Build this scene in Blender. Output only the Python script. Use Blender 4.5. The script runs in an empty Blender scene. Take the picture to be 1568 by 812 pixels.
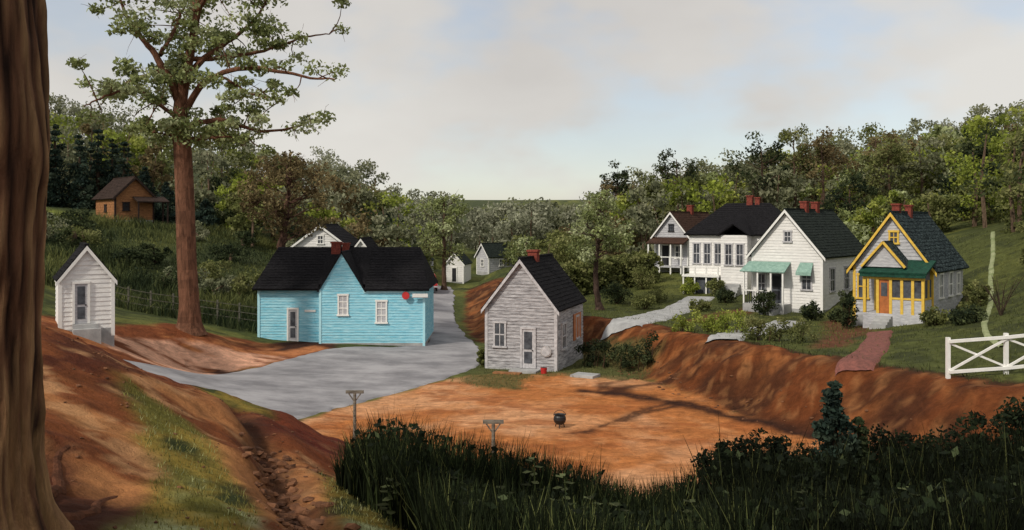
import bpy, math, numpy as np
from mathutils import Vector
R = np.random.default_rng(7)
scene = bpy.context.scene
EYE = 7.5
# ---------------------------------------------------------------- noise / maths
def vnoise(x, y, s, seed=0):
    x = np.asarray(x, float)/s; y = np.asarray(y, float)/s
    xi = np.floor(x).astype(np.int64); yi = np.floor(y).astype(np.int64)
    fx = x-xi; fy = y-yi
    fx = fx*fx*(3-2*fx); fy = fy*fy*(3-2*fy)
    def h(a, b):
        n = (a*374761393 + b*668265263 + seed*974634777) & 0x7fffffff
        n = ((n ^ (n >> 13))*1274126177) & 0x7fffffff
        n = n ^ (n >> 16)
        return (n & 0xffff)/65535.0
    return (h(xi, yi)*(1-fx)+h(xi+1, yi)*fx)*(1-fy)+(h(xi, yi+1)*(1-fx)+h(xi+1, yi+1)*fx)*fy
def fbm(x, y, s, seed=0, o=3):
    r = 0; a = 1; t = 0; x = np.asarray(x, float); y = np.asarray(y, float)
    for i in range(o):
        r = r+a*vnoise(x, y, s/(2**i), seed+i*17); t += a; a *= .55
        x, y = .8*x-.6*y+3.7, .6*x+.8*y+1.3
    return r/t
def sstep(a, b, v):
    t = np.clip((v-a)/(b-a), 0, 1); return t*t*(3-2*t)
def segd(x, y, p, q):
    px, py = p; qx, qy = q; dx = qx-px; dy = qy-py
    t = np.clip(((x-px)*dx+(y-py)*dy)/(dx*dx+dy*dy+1e-9), 0, 1)
    return np.hypot(x-px-t*dx, y-py-t*dy)
def lined(x, y, pts):
    d = 1e9
    for a, b in zip(pts[:-1], pts[1:]): d = np.minimum(d, segd(x, y, a, b))
    return d
def sdf(x, y, poly):
    x = np.asarray(x, float); y = np.asarray(y, float)
    d = lined(x, y, poly+[poly[0]]); ins = np.zeros(x.shape, bool)
    n = len(poly)
    for i in range(n):
        x1, y1 = poly[i]; x2, y2 = poly[(i+1) % n]
        if y1 == y2: continue
        c = ((y1 > y) != (y2 > y)) & (x < (x2-x1)*(y-y1)/(y2-y1)+x1)
        ins ^= c
    return np.where(ins, -d, d)
# ---------------------------------------------------------------- terrain
PLATEAU = [(34, 10), (20, 21), (13.9, 28.3), (10.8, 34.5), (8.2, 41.5), (6.8, 46.5), (5.0, 50.8), (1.4, 52.6), (-.7, 56), (-1.7, 64), (-2.5, 80), (-2, 120), (0, 200), (0, 900), (900, 900), (900, 10)]
ROAD_L = [(-18, 29), (-16.6, 36.5), (-14.6, 41.2), (-12, 46.5), (-10.2, 50.2), (-6.6, 51.5), (-5.2, 53.4), (-5.9, 58), (-7.6, 69), (-8.0, 82), (-10.5, 100), (-14, 120)]
ROAD_R = [(-9, 27), (-8.3, 31), (-7.6, 34), (-5.6, 38), (-3.6, 41.3), (-1.7, 46.0), (-1.7, 51), (-3.1, 58), (-4.4, 68), (-5.4, 82), (-8.0, 100), (-12, 120)]
ROADP = ROAD_L+ROAD_R[::-1]
GULLY = [(-5.6, 17.5), (-4.2, 15), (-3.5, 13.2), (-2.7, 11.3), (-1.7, 9.6), (-1.2, 8)]
def plat_h(y): return 2.1-1.0*sstep(50, 80, y)
raw = [  # plan x, y, ground height
 (0,0,5.9),(-3,5,4.9),(3,5,4.5),(-6,4,5.6),(-10,10,6.1),(-5.2,8,4.95),(-7.46,14,5.8),(-7.1,16,5.05),(-6.5,18,4.15),(-5.4,18.6,3.7),(-4.4,18.6,3.25),(-3.4,17,3.0),
 (-5.0,10,4.85),(-4.3,12,4.3),(-3.4,9.5,4.25),(-2.95,12,3.85),(-1.5,11,3.6),(-12,24,3.2),(-7,26,.9),(-4,24,.5),(-9,30,.5),(-14,32,1.3),(-15,20,5.4),(-25,30,6),(-12,16,5.9),
 (0,10,3.4),(0,12,3.0),(2,14,2.5),(0,18,1.3),(0,22,.3),(5,12,2.9),(5,18,1.2),(10,14,2.9),(10,20,1.0),(6,23,.1),(5,8,3.8),
 (0,30,0),(0,37,0),(0,45,.05),(3,45,.05),(-5,57,.3),(-10,50,.35),(-14,52,.5),(-8,34,.1),(10,28,.0),(5,36,0),(6,42,0.05),(-12,42,.2),(-4,70,.2),(-8,100,-.1),(-8,130,-.4),(-10,60,.5),
 (-19.3,39,2.75),(-18,42,1.6),(-15.3,43,.25),(-17.1,47,1.9),(-14.8,49,.6),(-15.7,55,1.0),(-23.6,55,2.2),(-22,47,2.6),(-30,70,5),(-38,86,7.7),(-33,84,6.8),(-25,80,5),(-15,75,2.2),(-35,50,6.2),(-50,62,7.5),(-60,100,11),(-40,120,10),(-31,110,8.0),(-16,120,3),
 (-70,150,17),(-30,160,9),(0,180,-1),(-6,230,-1),(20,56,-.25),(21.9,46,.3),(24,49,.3),(17,66,.5),(16,80,1.9),(16,32,.2),(10,44,-.2),(7,50,-.3),(6,60,-.3),(12,56,-.3),(14,66,.4),(5,80,1.3),
 (23,44,.8),(27.6,52,2.0),(33.4,62,5.0),(22,35,1.3),(30,45,3.5),(18,26,.5),(45,60,8),(44,82,6.6),(34,100,6.3),(42,92,6),(22,120,4.6),(11,130,1.5),(30,80,3.6),(24,75,2.4),(60,130,12),(20,165,5),(60,30,9),
 (-90,60,14),(-90,200,24),(90,200,20),(100,90,16),(0,320,2),(-150,350,35),(150,350,32),(0,600,8),(-400,500,50),(400,500,50),(-300,0,30),(300,0,25),(0,-60,8),(0,900,14),(-600,900,60),(600,900,60),(-30,15,7)]
P = np.array(raw, float)
def phi(r): return np.sqrt(r*r+1.5)
Dm = phi(np.hypot(P[:, 0][:, None]-P[:, 0], P[:, 1][:, None]-P[:, 1]))
n = len(P)
A = np.block([[Dm-np.eye(n)*.15, np.ones((n, 1))], [np.ones((1, n)), np.zeros((1, 1))]])
W = np.linalg.solve(A, np.append(P[:, 2], 0))
def H(x, y):
    x = np.asarray(x, float); y = np.asarray(y, float); sh = x.shape
    xf = x.ravel(); yf = y.ravel(); z = np.full(xf.shape, W[-1])
    for i in range(n): z += W[i]*phi(np.hypot(xf-P[i, 0], yf-P[i, 1]))
    d = sdf(xf, yf, PLATEAU)
    wob = (fbm(xf, yf, 3.0, 5)-.5)*1.3
    z += plat_h(yf)*sstep(1.7, -1.5, d+wob)
    rd = sstep(0, 1.2, sdf(xf, yf, ROADP))
    micro = (fbm(xf, yf, 1.6, 9, 5)-.5)
    bank = np.exp(-(d/2.2)**2)*(yf < 60)
    hill = sstep(-1, -4, xf)*sstep(30, 20, yf)
    z += rd*micro*(.12*sstep(60, 50, yf)+.60*bank+.50*hill)
    g = lined(xf, yf, GULLY)+ (fbm(xf, yf, 1.0, 3)-.5)*.3
    z -= .34*np.exp(-(g/.35)**2)
    return z.reshape(sh)
def Hs(x, y): return float(H(np.array([x]), np.array([y]))[0])
def grow(a, b, s0, k):
    out = [a]; s = s0
    while out[-1] < b: out.append(out[-1]+s); s *= k
    return out
xp = list(np.arange(-9, 12, .12)); xs = xp+list(np.arange(12, 32, .3))+grow(32, 1200, .9, 1.07)
xn = [-v for v in grow(9.12, 28, .25, 1.0)]+[-v for v in grow(28.5, 1200, .9, 1.07)]
xs = np.unique(np.array(sorted(xn)+xs))
ys = np.unique(np.array([-v for v in grow(1, 200, 3, 1.3)]+list(np.arange(0, 6, .5))+list(np.arange(6, 20, .12))+list(np.arange(20, 62, .22))+list(np.arange(62, 100, .6))+grow(100, 1600, 1.5, 1.05)))
X, Y = np.meshgrid(xs, ys)
Z = H(X, Y)
def mixc(c, new, m):
    new = np.array(new, float)
    return c*(1-m[..., None])+new*m[..., None]
n1 = fbm(X, Y, 4.2, 21, 5); n2 = fbm(X, Y, 1.1, 31, 4); n3 = fbm(X*.45+.2*Y, Y*1.0, .9, 41, 4); n4 = fbm(X, Y, .45, 47, 3)
C = np.ones(X.shape+(3,))*np.array([.078, .092, .028])
C = mixc(C, (.15, .155, .04), sstep(.48, .68, n1)*.8)
C = mixc(C, (.03, .04, .016), sstep(.5, .3, n2)*.7)
fj = (n2-.5)*1.2+(n4-.5)*.4
# left meadow
m = sstep(-13, -16, X)*sstep(52, 56, Y); C = mixc(C, (.045, .058, .025), m*.85*sstep(.25, .55, n1))
m = sstep(4, 0, sdf(X, Y, [(-46, 80), (-40, 79), (-40, 84), (-50, 87)])+(n1-.5)*5); C = mixc(C, (.20, .23, .045), m*.8)
# right lawns
m = sstep(0, -2, sdf(X, Y, PLATEAU))*sstep(75, 60, Y); C = mixc(C, (.09, .10, .028), m*.6); C = mixc(C, (.035, .042, .018), m*sstep(.5, .60, n2)*.7)
for poly, col in [([(13, 38), (16, 45), (18.5, 52), (19.8, 54), (20.5, 51), (18, 44), (14.5, 38.5)], (.13, .055, .028)),
                  ([(10, 52), (12.5, 56), (16.5, 61), (17.5, 60), (13, 54), (11, 51)], (.14, .06, .028)),
                  ([(-1, 57), (2, 60), (3, 76), (-1.8, 82)], (.14, .05, .025))]:
    C = mixc(C, col, sstep(.4, -.4, sdf(X, Y, poly)+fj))
# bank
d = sdf(X, Y, PLATEAU)
m = sstep(2.1, 1.4, d+fj*.7)*sstep(-2.4, -1.9, d+fj*.5)*sstep(95, 80, Y)
bc = np.ones(C.shape)*np.array([.14, .043, .014])
bc = mixc(bc, (.29, .105, .034), sstep(.5, .64, n2)*.85); bc = mixc(bc, (.038, .016, .009), sstep(.5, .34, n1)*.8); bc = mixc(bc, (.055, .021, .01), sstep(.5, .38, n3)*.7); bc = mixc(bc, (.34, .155, .06), sstep(.58, .68, n4)*.4)
C = C*(1-m[..., None])+bc*m[..., None]
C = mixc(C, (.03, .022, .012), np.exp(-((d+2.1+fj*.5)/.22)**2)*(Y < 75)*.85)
# left yard dirt
dirt = np.ones(C.shape)*np.array([.18, .054, .020]); dirt = mixc(dirt, (.36, .135, .05), sstep(.5, .62, n2)); dirt = mixc(dirt, (.05, .02, .012), sstep(.48, .34, n1))
m = sstep(.5, -.3, sdf(X, Y, [(-26, 33), (-21.5, 40.5), (-20, 44), (-18, 47.5), (-15.8, 50.5), (-10.8, 53), (-10, 50.4), (-11.5, 47), (-14, 42), (-16, 35), (-17, 30)])+fj)
C = C*(1-m[..., None])+dirt*m[..., None]
C = mixc(C, (.68, .37, .24), sstep(.4, -.3, sdf(X, Y, [(-20.3, 40.9), (-18, 44.0), (-16, 46.0), (-12.9, 47.7), (-12.0, 46.9), (-14, 42.8), (-16, 39.6), (-18, 38.4)])+fj*.8)*sstep(.30, .46, n3))
C = mixc(C, (.52, .20, .08), sstep(.4, -.4, sdf(X, Y, [(-13.2, 48.5), (-11.4, 51), (-10.4, 50.0), (-11.8, 47.6)])+fj*.4)*.9)
# sand yard
m = sstep(.3, -.2, sdf(X, Y, [(-7.9, 31.5), (-7.2, 35), (-5.3, 38.4), (-3.4, 41.6), (-2, 43.3), (1, 44), (5.4, 43), (6.6, 41), (9.0, 34.8), (12, 28), (11, 24), (6, 20), (0, 20), (-6, 24)])+fj*.5)
sand = np.ones(C.shape)*np.array([.46, .17, .052]); sand = mixc(sand, (.62, .32, .16), sstep(.42, .60, n1)*.9); sand = mixc(sand, (.34, .108, .032), sstep(.52, .36, n3)*.7); sand = mixc(sand, (.56, .25, .10), sstep(.55, .66, n2)*.6)
C = C*(1-m[..., None])+sand*m[..., None]
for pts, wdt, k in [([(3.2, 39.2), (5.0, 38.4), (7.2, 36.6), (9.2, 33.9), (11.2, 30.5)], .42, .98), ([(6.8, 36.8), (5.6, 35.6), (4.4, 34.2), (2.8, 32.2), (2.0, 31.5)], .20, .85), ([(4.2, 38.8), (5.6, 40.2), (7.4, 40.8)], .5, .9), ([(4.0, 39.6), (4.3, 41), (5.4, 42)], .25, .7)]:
    C = mixc(C, (.035, .014, .009), np.exp(-((lined(X, Y, pts)+(n2-.5)*.9)/wdt)**2)*k)  # dark lines: tree-branch shadow painted into the ground colour
VERGE = [(-2.6, 42.2), (-1.2, 40.2), (.4, 39.8), (.6, 42), (2.5, 43.3), (3.4, 42), (5.8, 42), (7.4, 44.6), (5, 50), (-1.3, 51), (-1.6, 46)]
m = sstep(.5, -.5, sdf(X, Y, VERGE)+fj*1.3)
C = mixc(C, (.10, .10, .035), m*.85)
# foreground hill
m = sstep(.4, -.4, sdf(X, Y, [(-60, 0), (-60, 33), (-14, 33), (-9, 29.5), (-4.5, 25), (-3, 19), (-2.8, 15), (-2.4, 12), (-1.2, 9), (-1, 0)])+fj*.5)
hl = np.ones(C.shape)*np.array([.20, .063, .022]); hl = mixc(hl, (.46, .20, .075), sstep(.48, .62, n3)*.9); hl = mixc(hl, (.045, .017, .011), sstep(.52, .36, n1)*.9); hl = mixc(hl, (.075, .02, .012), sstep(.48, .36, n2)*.8); hl = mixc(hl, (.52, .28, .13), sstep(.58, .68, n4)*sstep(.5, .6, n1)*.7)
hl = mixc(hl, (.12, .022, .013), sstep(14.8, 17, Y)*.65)
C = C*(1-m[..., None])+hl*m[..., None]
GP1 = [(-6.0, 13.8), (-4.9, 13.4), (-4.1, 12.4), (-3.5, 11.2), (-2.8, 10.0), (-2.5, 6), (-3.7, 6), (-3.9, 9.3), (-4.3, 10.4), (-4.9, 11.6)]
GP2 = [(-3.0, 14), (-2.2, 13.5), (-1.0, 11), (-.6, 8), (-1.0, 8), (-1.5, 10), (-2.3, 11.8)]
gcol = np.ones(C.shape)*np.array([.15, .135, .028]); gcol = mixc(gcol, (.40, .43, .22), sstep(.48, .58, n2)*sstep(-4.1, -3.2, X)); gcol = mixc(gcol, (.28, .20, .04), sstep(.5, .6, n3)); gcol = mixc(gcol, (.04, .05, .017), sstep(.47, .34, n2))
for poly in (GP1, GP2, [(-6.6, 18.8), (-5.3, 18.9), (-5, 18.1), (-6.2, 17.9)]):
    m = sstep(.25, -.2, sdf(X, Y, poly)+fj*.6); C = C*(1-m[..., None])+gcol*m[..., None]
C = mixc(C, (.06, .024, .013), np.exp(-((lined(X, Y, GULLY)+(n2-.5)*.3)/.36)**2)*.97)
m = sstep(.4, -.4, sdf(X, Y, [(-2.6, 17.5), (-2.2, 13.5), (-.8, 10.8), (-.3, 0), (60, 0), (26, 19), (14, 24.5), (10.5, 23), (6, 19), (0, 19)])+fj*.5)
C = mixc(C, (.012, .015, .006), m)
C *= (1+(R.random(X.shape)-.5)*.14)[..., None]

def attr_mat(name, rough=.95, trans=0.0, nscale=3.0, namt=.35, bump=.0, bscale=20., stretch=(1, 1, 1), bdist=.08):
    m = bpy.data.materials.new(name); m.use_nodes = True; nt = m.node_tree; N = nt.nodes; L = nt.links
    b = N['Principled BSDF']; b.inputs['Roughness'].default_value = rough
    b.inputs['Specular IOR Level'].default_value = .12
    a = N.new('ShaderNodeAttribute'); a.attribute_name = 'Col'
    tc = N.new('ShaderNodeTexCoord'); mp = N.new('ShaderNodeMapping'); mp.inputs['Scale'].default_value = stretch
    L.new(tc.outputs['Object'], mp.inputs['Vector'])
    no = N.new('ShaderNodeTexNoise'); no.inputs['Scale'].default_value = nscale; no.inputs['Detail'].default_value = 8; no.inputs['Roughness'].default_value = .7; no.inputs['Distortion'].default_value = .6
    L.new(mp.outputs[0], no.inputs['Vector'])
    mr = N.new('ShaderNodeMapRange'); mr.inputs[1].default_value = .3; mr.inputs[2].default_value = .7; mr.inputs[3].default_value = 1-namt; mr.inputs[4].default_value = 1+namt
    L.new(no.outputs[0], mr.inputs[0])
    vm = N.new('ShaderNodeVectorMath'); vm.operation = 'SCALE'; L.new(a.outputs['Color'], vm.inputs[0]); L.new(mr.outputs[0], vm.inputs['Scale'])
    L.new(vm.outputs[0], b.inputs['Base Color'])
    if bump > 0:
        n2_ = N.new('ShaderNodeTexNoise'); n2_.inputs['Scale'].default_value = bscale; n2_.inputs['Detail'].default_value = 7; n2_.inputs['Roughness'].default_value = .7; L.new(mp.outputs[0], n2_.inputs['Vector'])
        bp = N.new('ShaderNodeBump'); bp.inputs['Strength'].default_value = bump; bp.inputs['Distance'].default_value = bdist
        L.new(n2_.outputs[0], bp.inputs['Height']); L.new(bp.outputs[0], b.inputs['Normal'])
    if trans > 0:
        t = N.new('ShaderNodeBsdfTranslucent'); L.new(vm.outputs[0], t.inputs['Color'])
        mx = N.new('ShaderNodeMixShader'); mx.inputs[0].default_value = trans
        L.new(b.outputs[0], mx.inputs[1]); L.new(t.outputs[0], mx.inputs[2]); L.new(mx.outputs[0], N['Material Output'].inputs['Surface'])
    return m
def grid_mesh(name, VX, VY, VZ, col, mat, smooth=True):
    r, c = VX.shape; me = bpy.data.meshes.new(name)
    V = np.stack([VX, VY, VZ], -1).reshape(-1, 3)
    idx = np.arange(r*c).reshape(r, c)
    F = np.stack([idx[:-1, :-1], idx[:-1, 1:], idx[1:, 1:], idx[1:, :-1]], -1).reshape(-1, 4)
    me.vertices.add(len(V)); me.vertices.foreach_set('co', V.ravel())
    me.loops.add(F.size); me.loops.foreach_set('vertex_index', F.ravel())
    me.polygons.add(len(F)); me.polygons.foreach_set('loop_start', np.arange(0, F.size, 4))
    me.update(calc_edges=True)
    if col is not None:
        ca = me.color_attributes.new(name='Col', type='FLOAT_COLOR', domain='POINT')
        ca.data.foreach_set('color', np.concatenate([col.reshape(-1, 3), np.ones((len(V), 1))], 1).ravel())
    me.polygons.foreach_set('use_smooth', np.full(len(F), smooth))
    me.materials.append(mat); o = bpy.data.objects.new(name, me); scene.collection.objects.link(o); return o
M_GROUND = attr_mat('ground_soil', nscale=2.6, namt=.42, bump=.9, bscale=5.0, stretch=(.7, 1, 1), bdist=.15)
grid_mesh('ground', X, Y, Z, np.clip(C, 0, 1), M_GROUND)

# ---------------------------------------------------------------- basic materials
def pmat(name, base, rough=.8, var=.15, scale=4., bump=0., bscale=30., stretch=(1, 1, 1), base2=None, lo=.35, hi=.65, metal=0):
    m = bpy.data.materials.new(name); m.use_nodes = True; nt = m.node_tree; N = nt.nodes; L = nt.links
    b = N['Principled BSDF']; b.inputs['Roughness'].default_value = rough; b.inputs['Metallic'].default_value = metal
    if rough > .65: b.inputs['Specular IOR Level'].default_value = .12
    tc = N.new('ShaderNodeTexCoord'); mp = N.new('ShaderNodeMapping'); mp.inputs['Scale'].default_value = stretch
    L.new(tc.outputs['Object'], mp.inputs['Vector'])
    no = N.new('ShaderNodeTexNoise'); no.inputs['Scale'].default_value = scale; no.inputs['Detail'].default_value = 7; no.inputs['Roughness'].default_value = .68
    L.new(mp.outputs[0], no.inputs['Vector'])
    cr = N.new('ShaderNodeValToRGB'); cr.color_ramp.elements[0].position = lo; cr.color_ramp.elements[1].position = hi
    c0 = base2 if base2 else [c*(1-var) for c in base]; c1 = base if base2 else [min(1, c*(1+var)) for c in base]
    cr.color_ramp.elements[0].color = (*c0, 1); cr.color_ramp.elements[1].color = (*c1, 1)
    L.new(no.outputs[0], cr.inputs[0]); L.new(cr.outputs[0], b.inputs['Base Color'])
    if bump:
        n2_ = N.new('ShaderNodeTexNoise'); n2_.inputs['Scale'].default_value = bscale; n2_.inputs['Detail'].default_value = 4; L.new(mp.outputs[0], n2_.inputs['Vector'])
        bp = N.new('ShaderNodeBump'); bp.inputs['Strength'].default_value = bump; bp.inputs['Distance'].default_value = .03
        L.new(n2_.outputs[0], bp.inputs['Height']); L.new(bp.outputs[0], b.inputs['Normal'])
    return m
ASPH = pmat('road_asphalt', (.38, .37, .38), .9, scale=.42, base2=(.20, .195, .205), bump=.3, bscale=10, stretch=(.8, 1.3, 1), lo=.38, hi=.64)
CONC = pmat('worn_concrete', (.46, .46, .45), .9, scale=1.2, base2=(.28, .28, .28), bump=.3, bscale=20)
BRICKW = pmat('path_brick', (.26, .10, .08), .9, scale=6, base2=(.13, .06, .05), bump=.5, bscale=16)
SOILP = pmat('worn_footpath', (.36, .38, .22), .9, scale=2, base2=(.18, .22, .09))
WHITE = pmat('white_paint', (.86, .84, .80), .7, scale=2.5, base2=(.70, .69, .67), bump=.35, bscale=12, stretch=(1, 1, 3))
WTRIM = pmat('white_trim', (.82, .81, .77), .6, var=.06)
GREYW = pmat('weathered_wood', (.52, .51, .52), .9, scale=2.2, base2=(.20, .195, .205), bump=.8, bscale=10, stretch=(.7, .7, 6), lo=.38, hi=.6)
GTRIM = pmat('grey_trim', (.48, .47, .48), .8, var=.25, scale=6)
BLUE = pmat('blue_paint', (.40, .71, .80), .7, scale=2.6, base2=(.18, .52, .66), bump=.6, bscale=9, stretch=(.6, .6, 6), lo=.38, hi=.60)
BTRIM = pmat('pale_blue_trim', (.42, .73, .81), .6, var=.08)
ROOFB = pmat('black_shingle', (.026, .024, .027), .95, scale=9, base2=(.006, .006, .007), bump=.8, bscale=22, stretch=(1, 1, 2.5), lo=.4, hi=.7)
ROOFG = pmat('green_black_shingle', (.10, .14, .14), .9, scale=9, base2=(.006, .011, .013), bump=.8, bscale=22, lo=.47, hi=.66)
ROOFD = pmat('dark_grey_roof', (.032, .041, .034), .95, scale=5, base2=(.010, .014, .013), bump=.8, bscale=22)
ROOFR = pmat('brown_roof', (.085, .045, .03), .9, scale=6, base2=(.03, .017, .013), bump=.8, bscale=22)
BRICK = pmat('red_brick', (.30, .075, .05), .9, scale=9, base2=(.11, .03, .026), bump=.8, bscale=25)
GLASS = pmat('window_glass', (.11, .12, .135), .12, scale=2.5, base2=(.03, .034, .04))
DARK = pmat('dark_interior', (.03, .03, .033), .7, var=.2)
SCREEN = pmat('porch_screen', (.11, .12, .135), .7, scale=3, base2=(.04, .042, .05))
YEL = pmat('yellow_paint', (.80, .54, .08), .6, scale=5, base2=(.62, .38, .04))
ORG = pmat('orange_paint', (.42, .13, .03), .6, var=.25)
REDP = pmat('red_paint', (.50, .03, .03), .4, var=.15)
TEAL = pmat('teal_awning', (.30, .45, .38), .8, scale=5, base2=(.18, .30, .25))
GREENR = pmat('green_porch_roof', (.02, .085, .055), .7, scale=6, base2=(.01, .035, .025), bump=.6)
LGREY = pmat('pale_grey_paint', (.58, .58, .59), .8, scale=3, base2=(.36, .36, .38), bump=.4, bscale=9, stretch=(1, 1, 4))
CABIN = pmat('cabin_boards', (.40, .19, .08), .9, scale=3, base2=(.18, .08, .04), bump=.5, bscale=9, stretch=(1, 1, 4))
CABR = pmat('cabin_roof', (.06, .038, .03), .9, scale=5, base2=(.02, .014, .012), bump=.8)
IRON = pmat('black_iron', (.012, .012, .013), .45, var=.3)
BARKP = pmat('post_wood', (.24, .22, .18), .9, scale=5, base2=(.09, .078, .065), stretch=(1, 1, 4))
RAILP = pmat('old_rail_wood', (.15, .14, .11), .9, scale=5, base2=(.06, .055, .04), stretch=(1, 1, 4))
TIN = pmat('galvanised_tin', (.6, .6, .6), .4, var=.15, metal=.5)
RUB = pmat('rubber', (.015, .015, .015), .8)
ROCK = pmat('brown_rock', (.24, .11, .055), .9, scale=3, base2=(.045, .022, .014), bump=.9, bscale=8)

# ---------------------------------------------------------------- part builders
def empty(name, loc, rz=0):
    e = bpy.data.objects.new(name, None); e.location = loc; e.rotation_euler = (0, 0, rz); e.empty_display_size = .3
    scene.collection.objects.link(e); return e
def mesh(name, V, F, mat, parent=None):
    me = bpy.data.meshes.new(name); me.from_pydata([tuple(v) for v in V], [], F); me.materials.append(mat); me.update()
    o = bpy.data.objects.new(name, me); scene.collection.objects.link(o)
    if parent: o.parent = parent
    return o
def box(name, par, x0, x1, y0, y1, z0, z1, mat):
    V = [(x0, y0, z0), (x1, y0, z0), (x1, y1, z0), (x0, y1, z0), (x0, y0, z1), (x1, y0, z1), (x1, y1, z1), (x0, y1, z1)]
    F = [(0, 3, 2, 1), (4, 5, 6, 7), (0, 1, 5, 4), (1, 2, 6, 5), (2, 3, 7, 6), (3, 0, 4, 7)]
    return mesh(name, V, F, mat, par)
def beam(name, par, a, b, w, mat):
    a = Vector(a); b = Vector(b); d = (b-a).normalized(); up = Vector((0, 0, 1)) if abs(d.z) < .9 else Vector((0, 1, 0))
    s = d.cross(up).normalized()*w/2; t = s.cross(d).normalized()*w/2
    V = [a-s-t, a+s-t, a+s+t, a-s+t, b-s-t, b+s-t, b+s+t, b-s+t]
    F = [(0, 3, 2, 1), (4, 5, 6, 7), (0, 1, 5, 4), (1, 2, 6, 5), (2, 3, 7, 6), (3, 0, 4, 7)]
    return mesh(name, V, F, mat, par)
def slab(name, par, pts, th, mat):
    p = [Vector(q) for q in pts]; nrm = (p[1]-p[0]).cross(p[2]-p[0]).normalized()
    if nrm.z < 0: nrm = -nrm
    q = [v-nrm*th for v in p]; k = len(p)
    F = [tuple(range(k)), tuple(range(2*k-1, k-1, -1))]+[(i, k+i, k+(i+1) % k, (i+1) % k) for i in range(k)]
    return mesh(name, p+q, F, mat, par)
def facemap(face, w, d):
    return {'front': lambda a, o, z: (a, -o, z), 'right': lambda a, o, z: (w+o, a, z), 'left': lambda a, o, z: (-o, a, z), 'back': lambda a, o, z: (a, d+o, z)}[face]
def fbox(name, par, fm, a0, a1, o0, o1, z0, z1, mat):
    p = fm(a0, o0, z0); q = fm(a1, o1, z1)
    return box(name, par, min(p[0], q[0]), max(p[0], q[0]), min(p[1], q[1]), max(p[1], q[1]), z0, z1, mat)
def clap(name, par, fm, length, z0, z1, mat, step=.15, gable=None, a0=0.):
    V = []; F = []; z = z0
    while z < z1-.02:
        zt = min(z+step, z1)
        def lim(zz):
            if gable and zz > gable[0]:
                k = (zz-gable[0])/(gable[1]-gable[0]); return a0+length/2*k, a0+length-length/2*k
            return a0, a0+length
        l0, r0 = lim(z); l1, r1 = lim(zt); j = float(R.uniform(-.006, .008)); t_ = float(R.uniform(-.012, .012))
        i = len(V)
        V += [fm(l0, .004, z), fm(r0, .004, z), fm(r0, .032+j, z+t_), fm(l0, .032+j, z), fm(r1, .006, zt), fm(l1, .006, zt)]
        F += [(i, i+1, i+2, i+3), (i+3, i+2, i+4, i+5)]
        z = zt
    return mesh(name, V, F, mat, par)
def window(par, fm, a, z, w, h, trim, nm='window', cols=2, rows=2, glass=None):
    glass = glass or GLASS; t = .09
    fbox(nm+'_glass', par, fm, a-w/2, a+w/2, .0, .045, z, z+h, glass)
    fbox(nm+'_jamb_l', par, fm, a-w/2-t, a-w/2, .0, .085, z, z+h, trim); fbox(nm+'_jamb_r', par, fm, a+w/2, a+w/2+t, .0, .085, z, z+h, trim)
    fbox(nm+'_head', par, fm, a-w/2-t-.03, a+w/2+t+.03, .0, .10, z+h, z+h+t+.02, trim); fbox(nm+'_sill', par, fm, a-w/2-t-.05, a+w/2+t+.05, .0, .13, z-t, z, trim)
    for i in range(1, cols): fbox(nm+'_muntin', par, fm, a-w/2+w*i/cols-.02, a-w/2+w*i/cols+.02, .045, .062, z, z+h, trim)
    for i in range(1, rows): fbox(nm+'_rail', par, fm, a-w/2, a+w/2, .045, .07, z+h*i/rows-.03, z+h*i/rows+.03, trim)
def door(par, fm, a, z, w, h, trim, panel, screen=None):
    t = .1
    fbox('door_leaf', par, fm, a-w/2, a+w/2, 0, .05, z, z+h, panel)
    fbox('door_jamb_l', par, fm, a-w/2-t, a-w/2, 0, .09, z, z+h, trim); fbox('door_jamb_r', par, fm, a+w/2, a+w/2+t, 0, .09, z, z+h, trim)
    fbox('door_head', par, fm, a-w/2-t, a+w/2+t, 0, .10, z+h, z+h+t, trim)
    if screen:
        for k, (za, zb) in enumerate([(.12, .42), (.48, .93)]): fbox('door_panel', par, fm, a-w/2+.1, a+w/2-.1, .05, .062, z+h*za, z+h*zb, screen)
    fbox('door_knob', par, fm, a+w/2-.1, a+w/2-.05, .05, .11, z+h*.45, z+h*.45+.05, IRON)
def chimney(par, x, y, z0, z1, s=.5):
    box('chimney_stack', par, x-s/2, x+s/2, y-s/2, y+s/2, z0, z1, BRICK); box('chimney_cap', par, x-s/2-.05, x+s/2+.05, y-s/2-.05, y+s/2+.05, z1, z1+.1, BRICK)
def courses(name, par, a, b, c, d_, k, mat):
    """overlapping shingle courses lifted off the slope a(eave left) b(eave right) c(ridge right) d(ridge left)"""
    a, b, c, d_ = [np.array(v, float) for v in (a, b, c, d_)]; nrm = np.cross(b-a, d_-a); nrm /= np.linalg.norm(nrm)
    if nrm[2] < 0: nrm = -nrm
    V = []; F = []
    for i in range(k):
        s0 = i/k; s1 = (i+1)/k; i0 = len(V); m_ = 22
        for j in range(m_+1):
            t = j/m_; lo_ = a+(d_-a)*s0; hi_ = b+(c-b)*s0; p0 = lo_+(hi_-lo_)*t; lo2 = a+(d_-a)*s1; hi2 = b+(c-b)*s1; p1 = lo2+(hi2-lo2)*t
            q = .018+float(R.uniform(-.010, .014)); sh = (d_-a)/k*float(R.uniform(0, .22)); V += [p0+sh+nrm*.001, p0+sh+nrm*q, p1+nrm*.005]
        for j in range(m_): q = i0+3*j; F += [(q, q+3, q+4, q+1), (q+1, q+4, q+5, q+2)]
    return mesh(name, V, F, mat, par)
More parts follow.
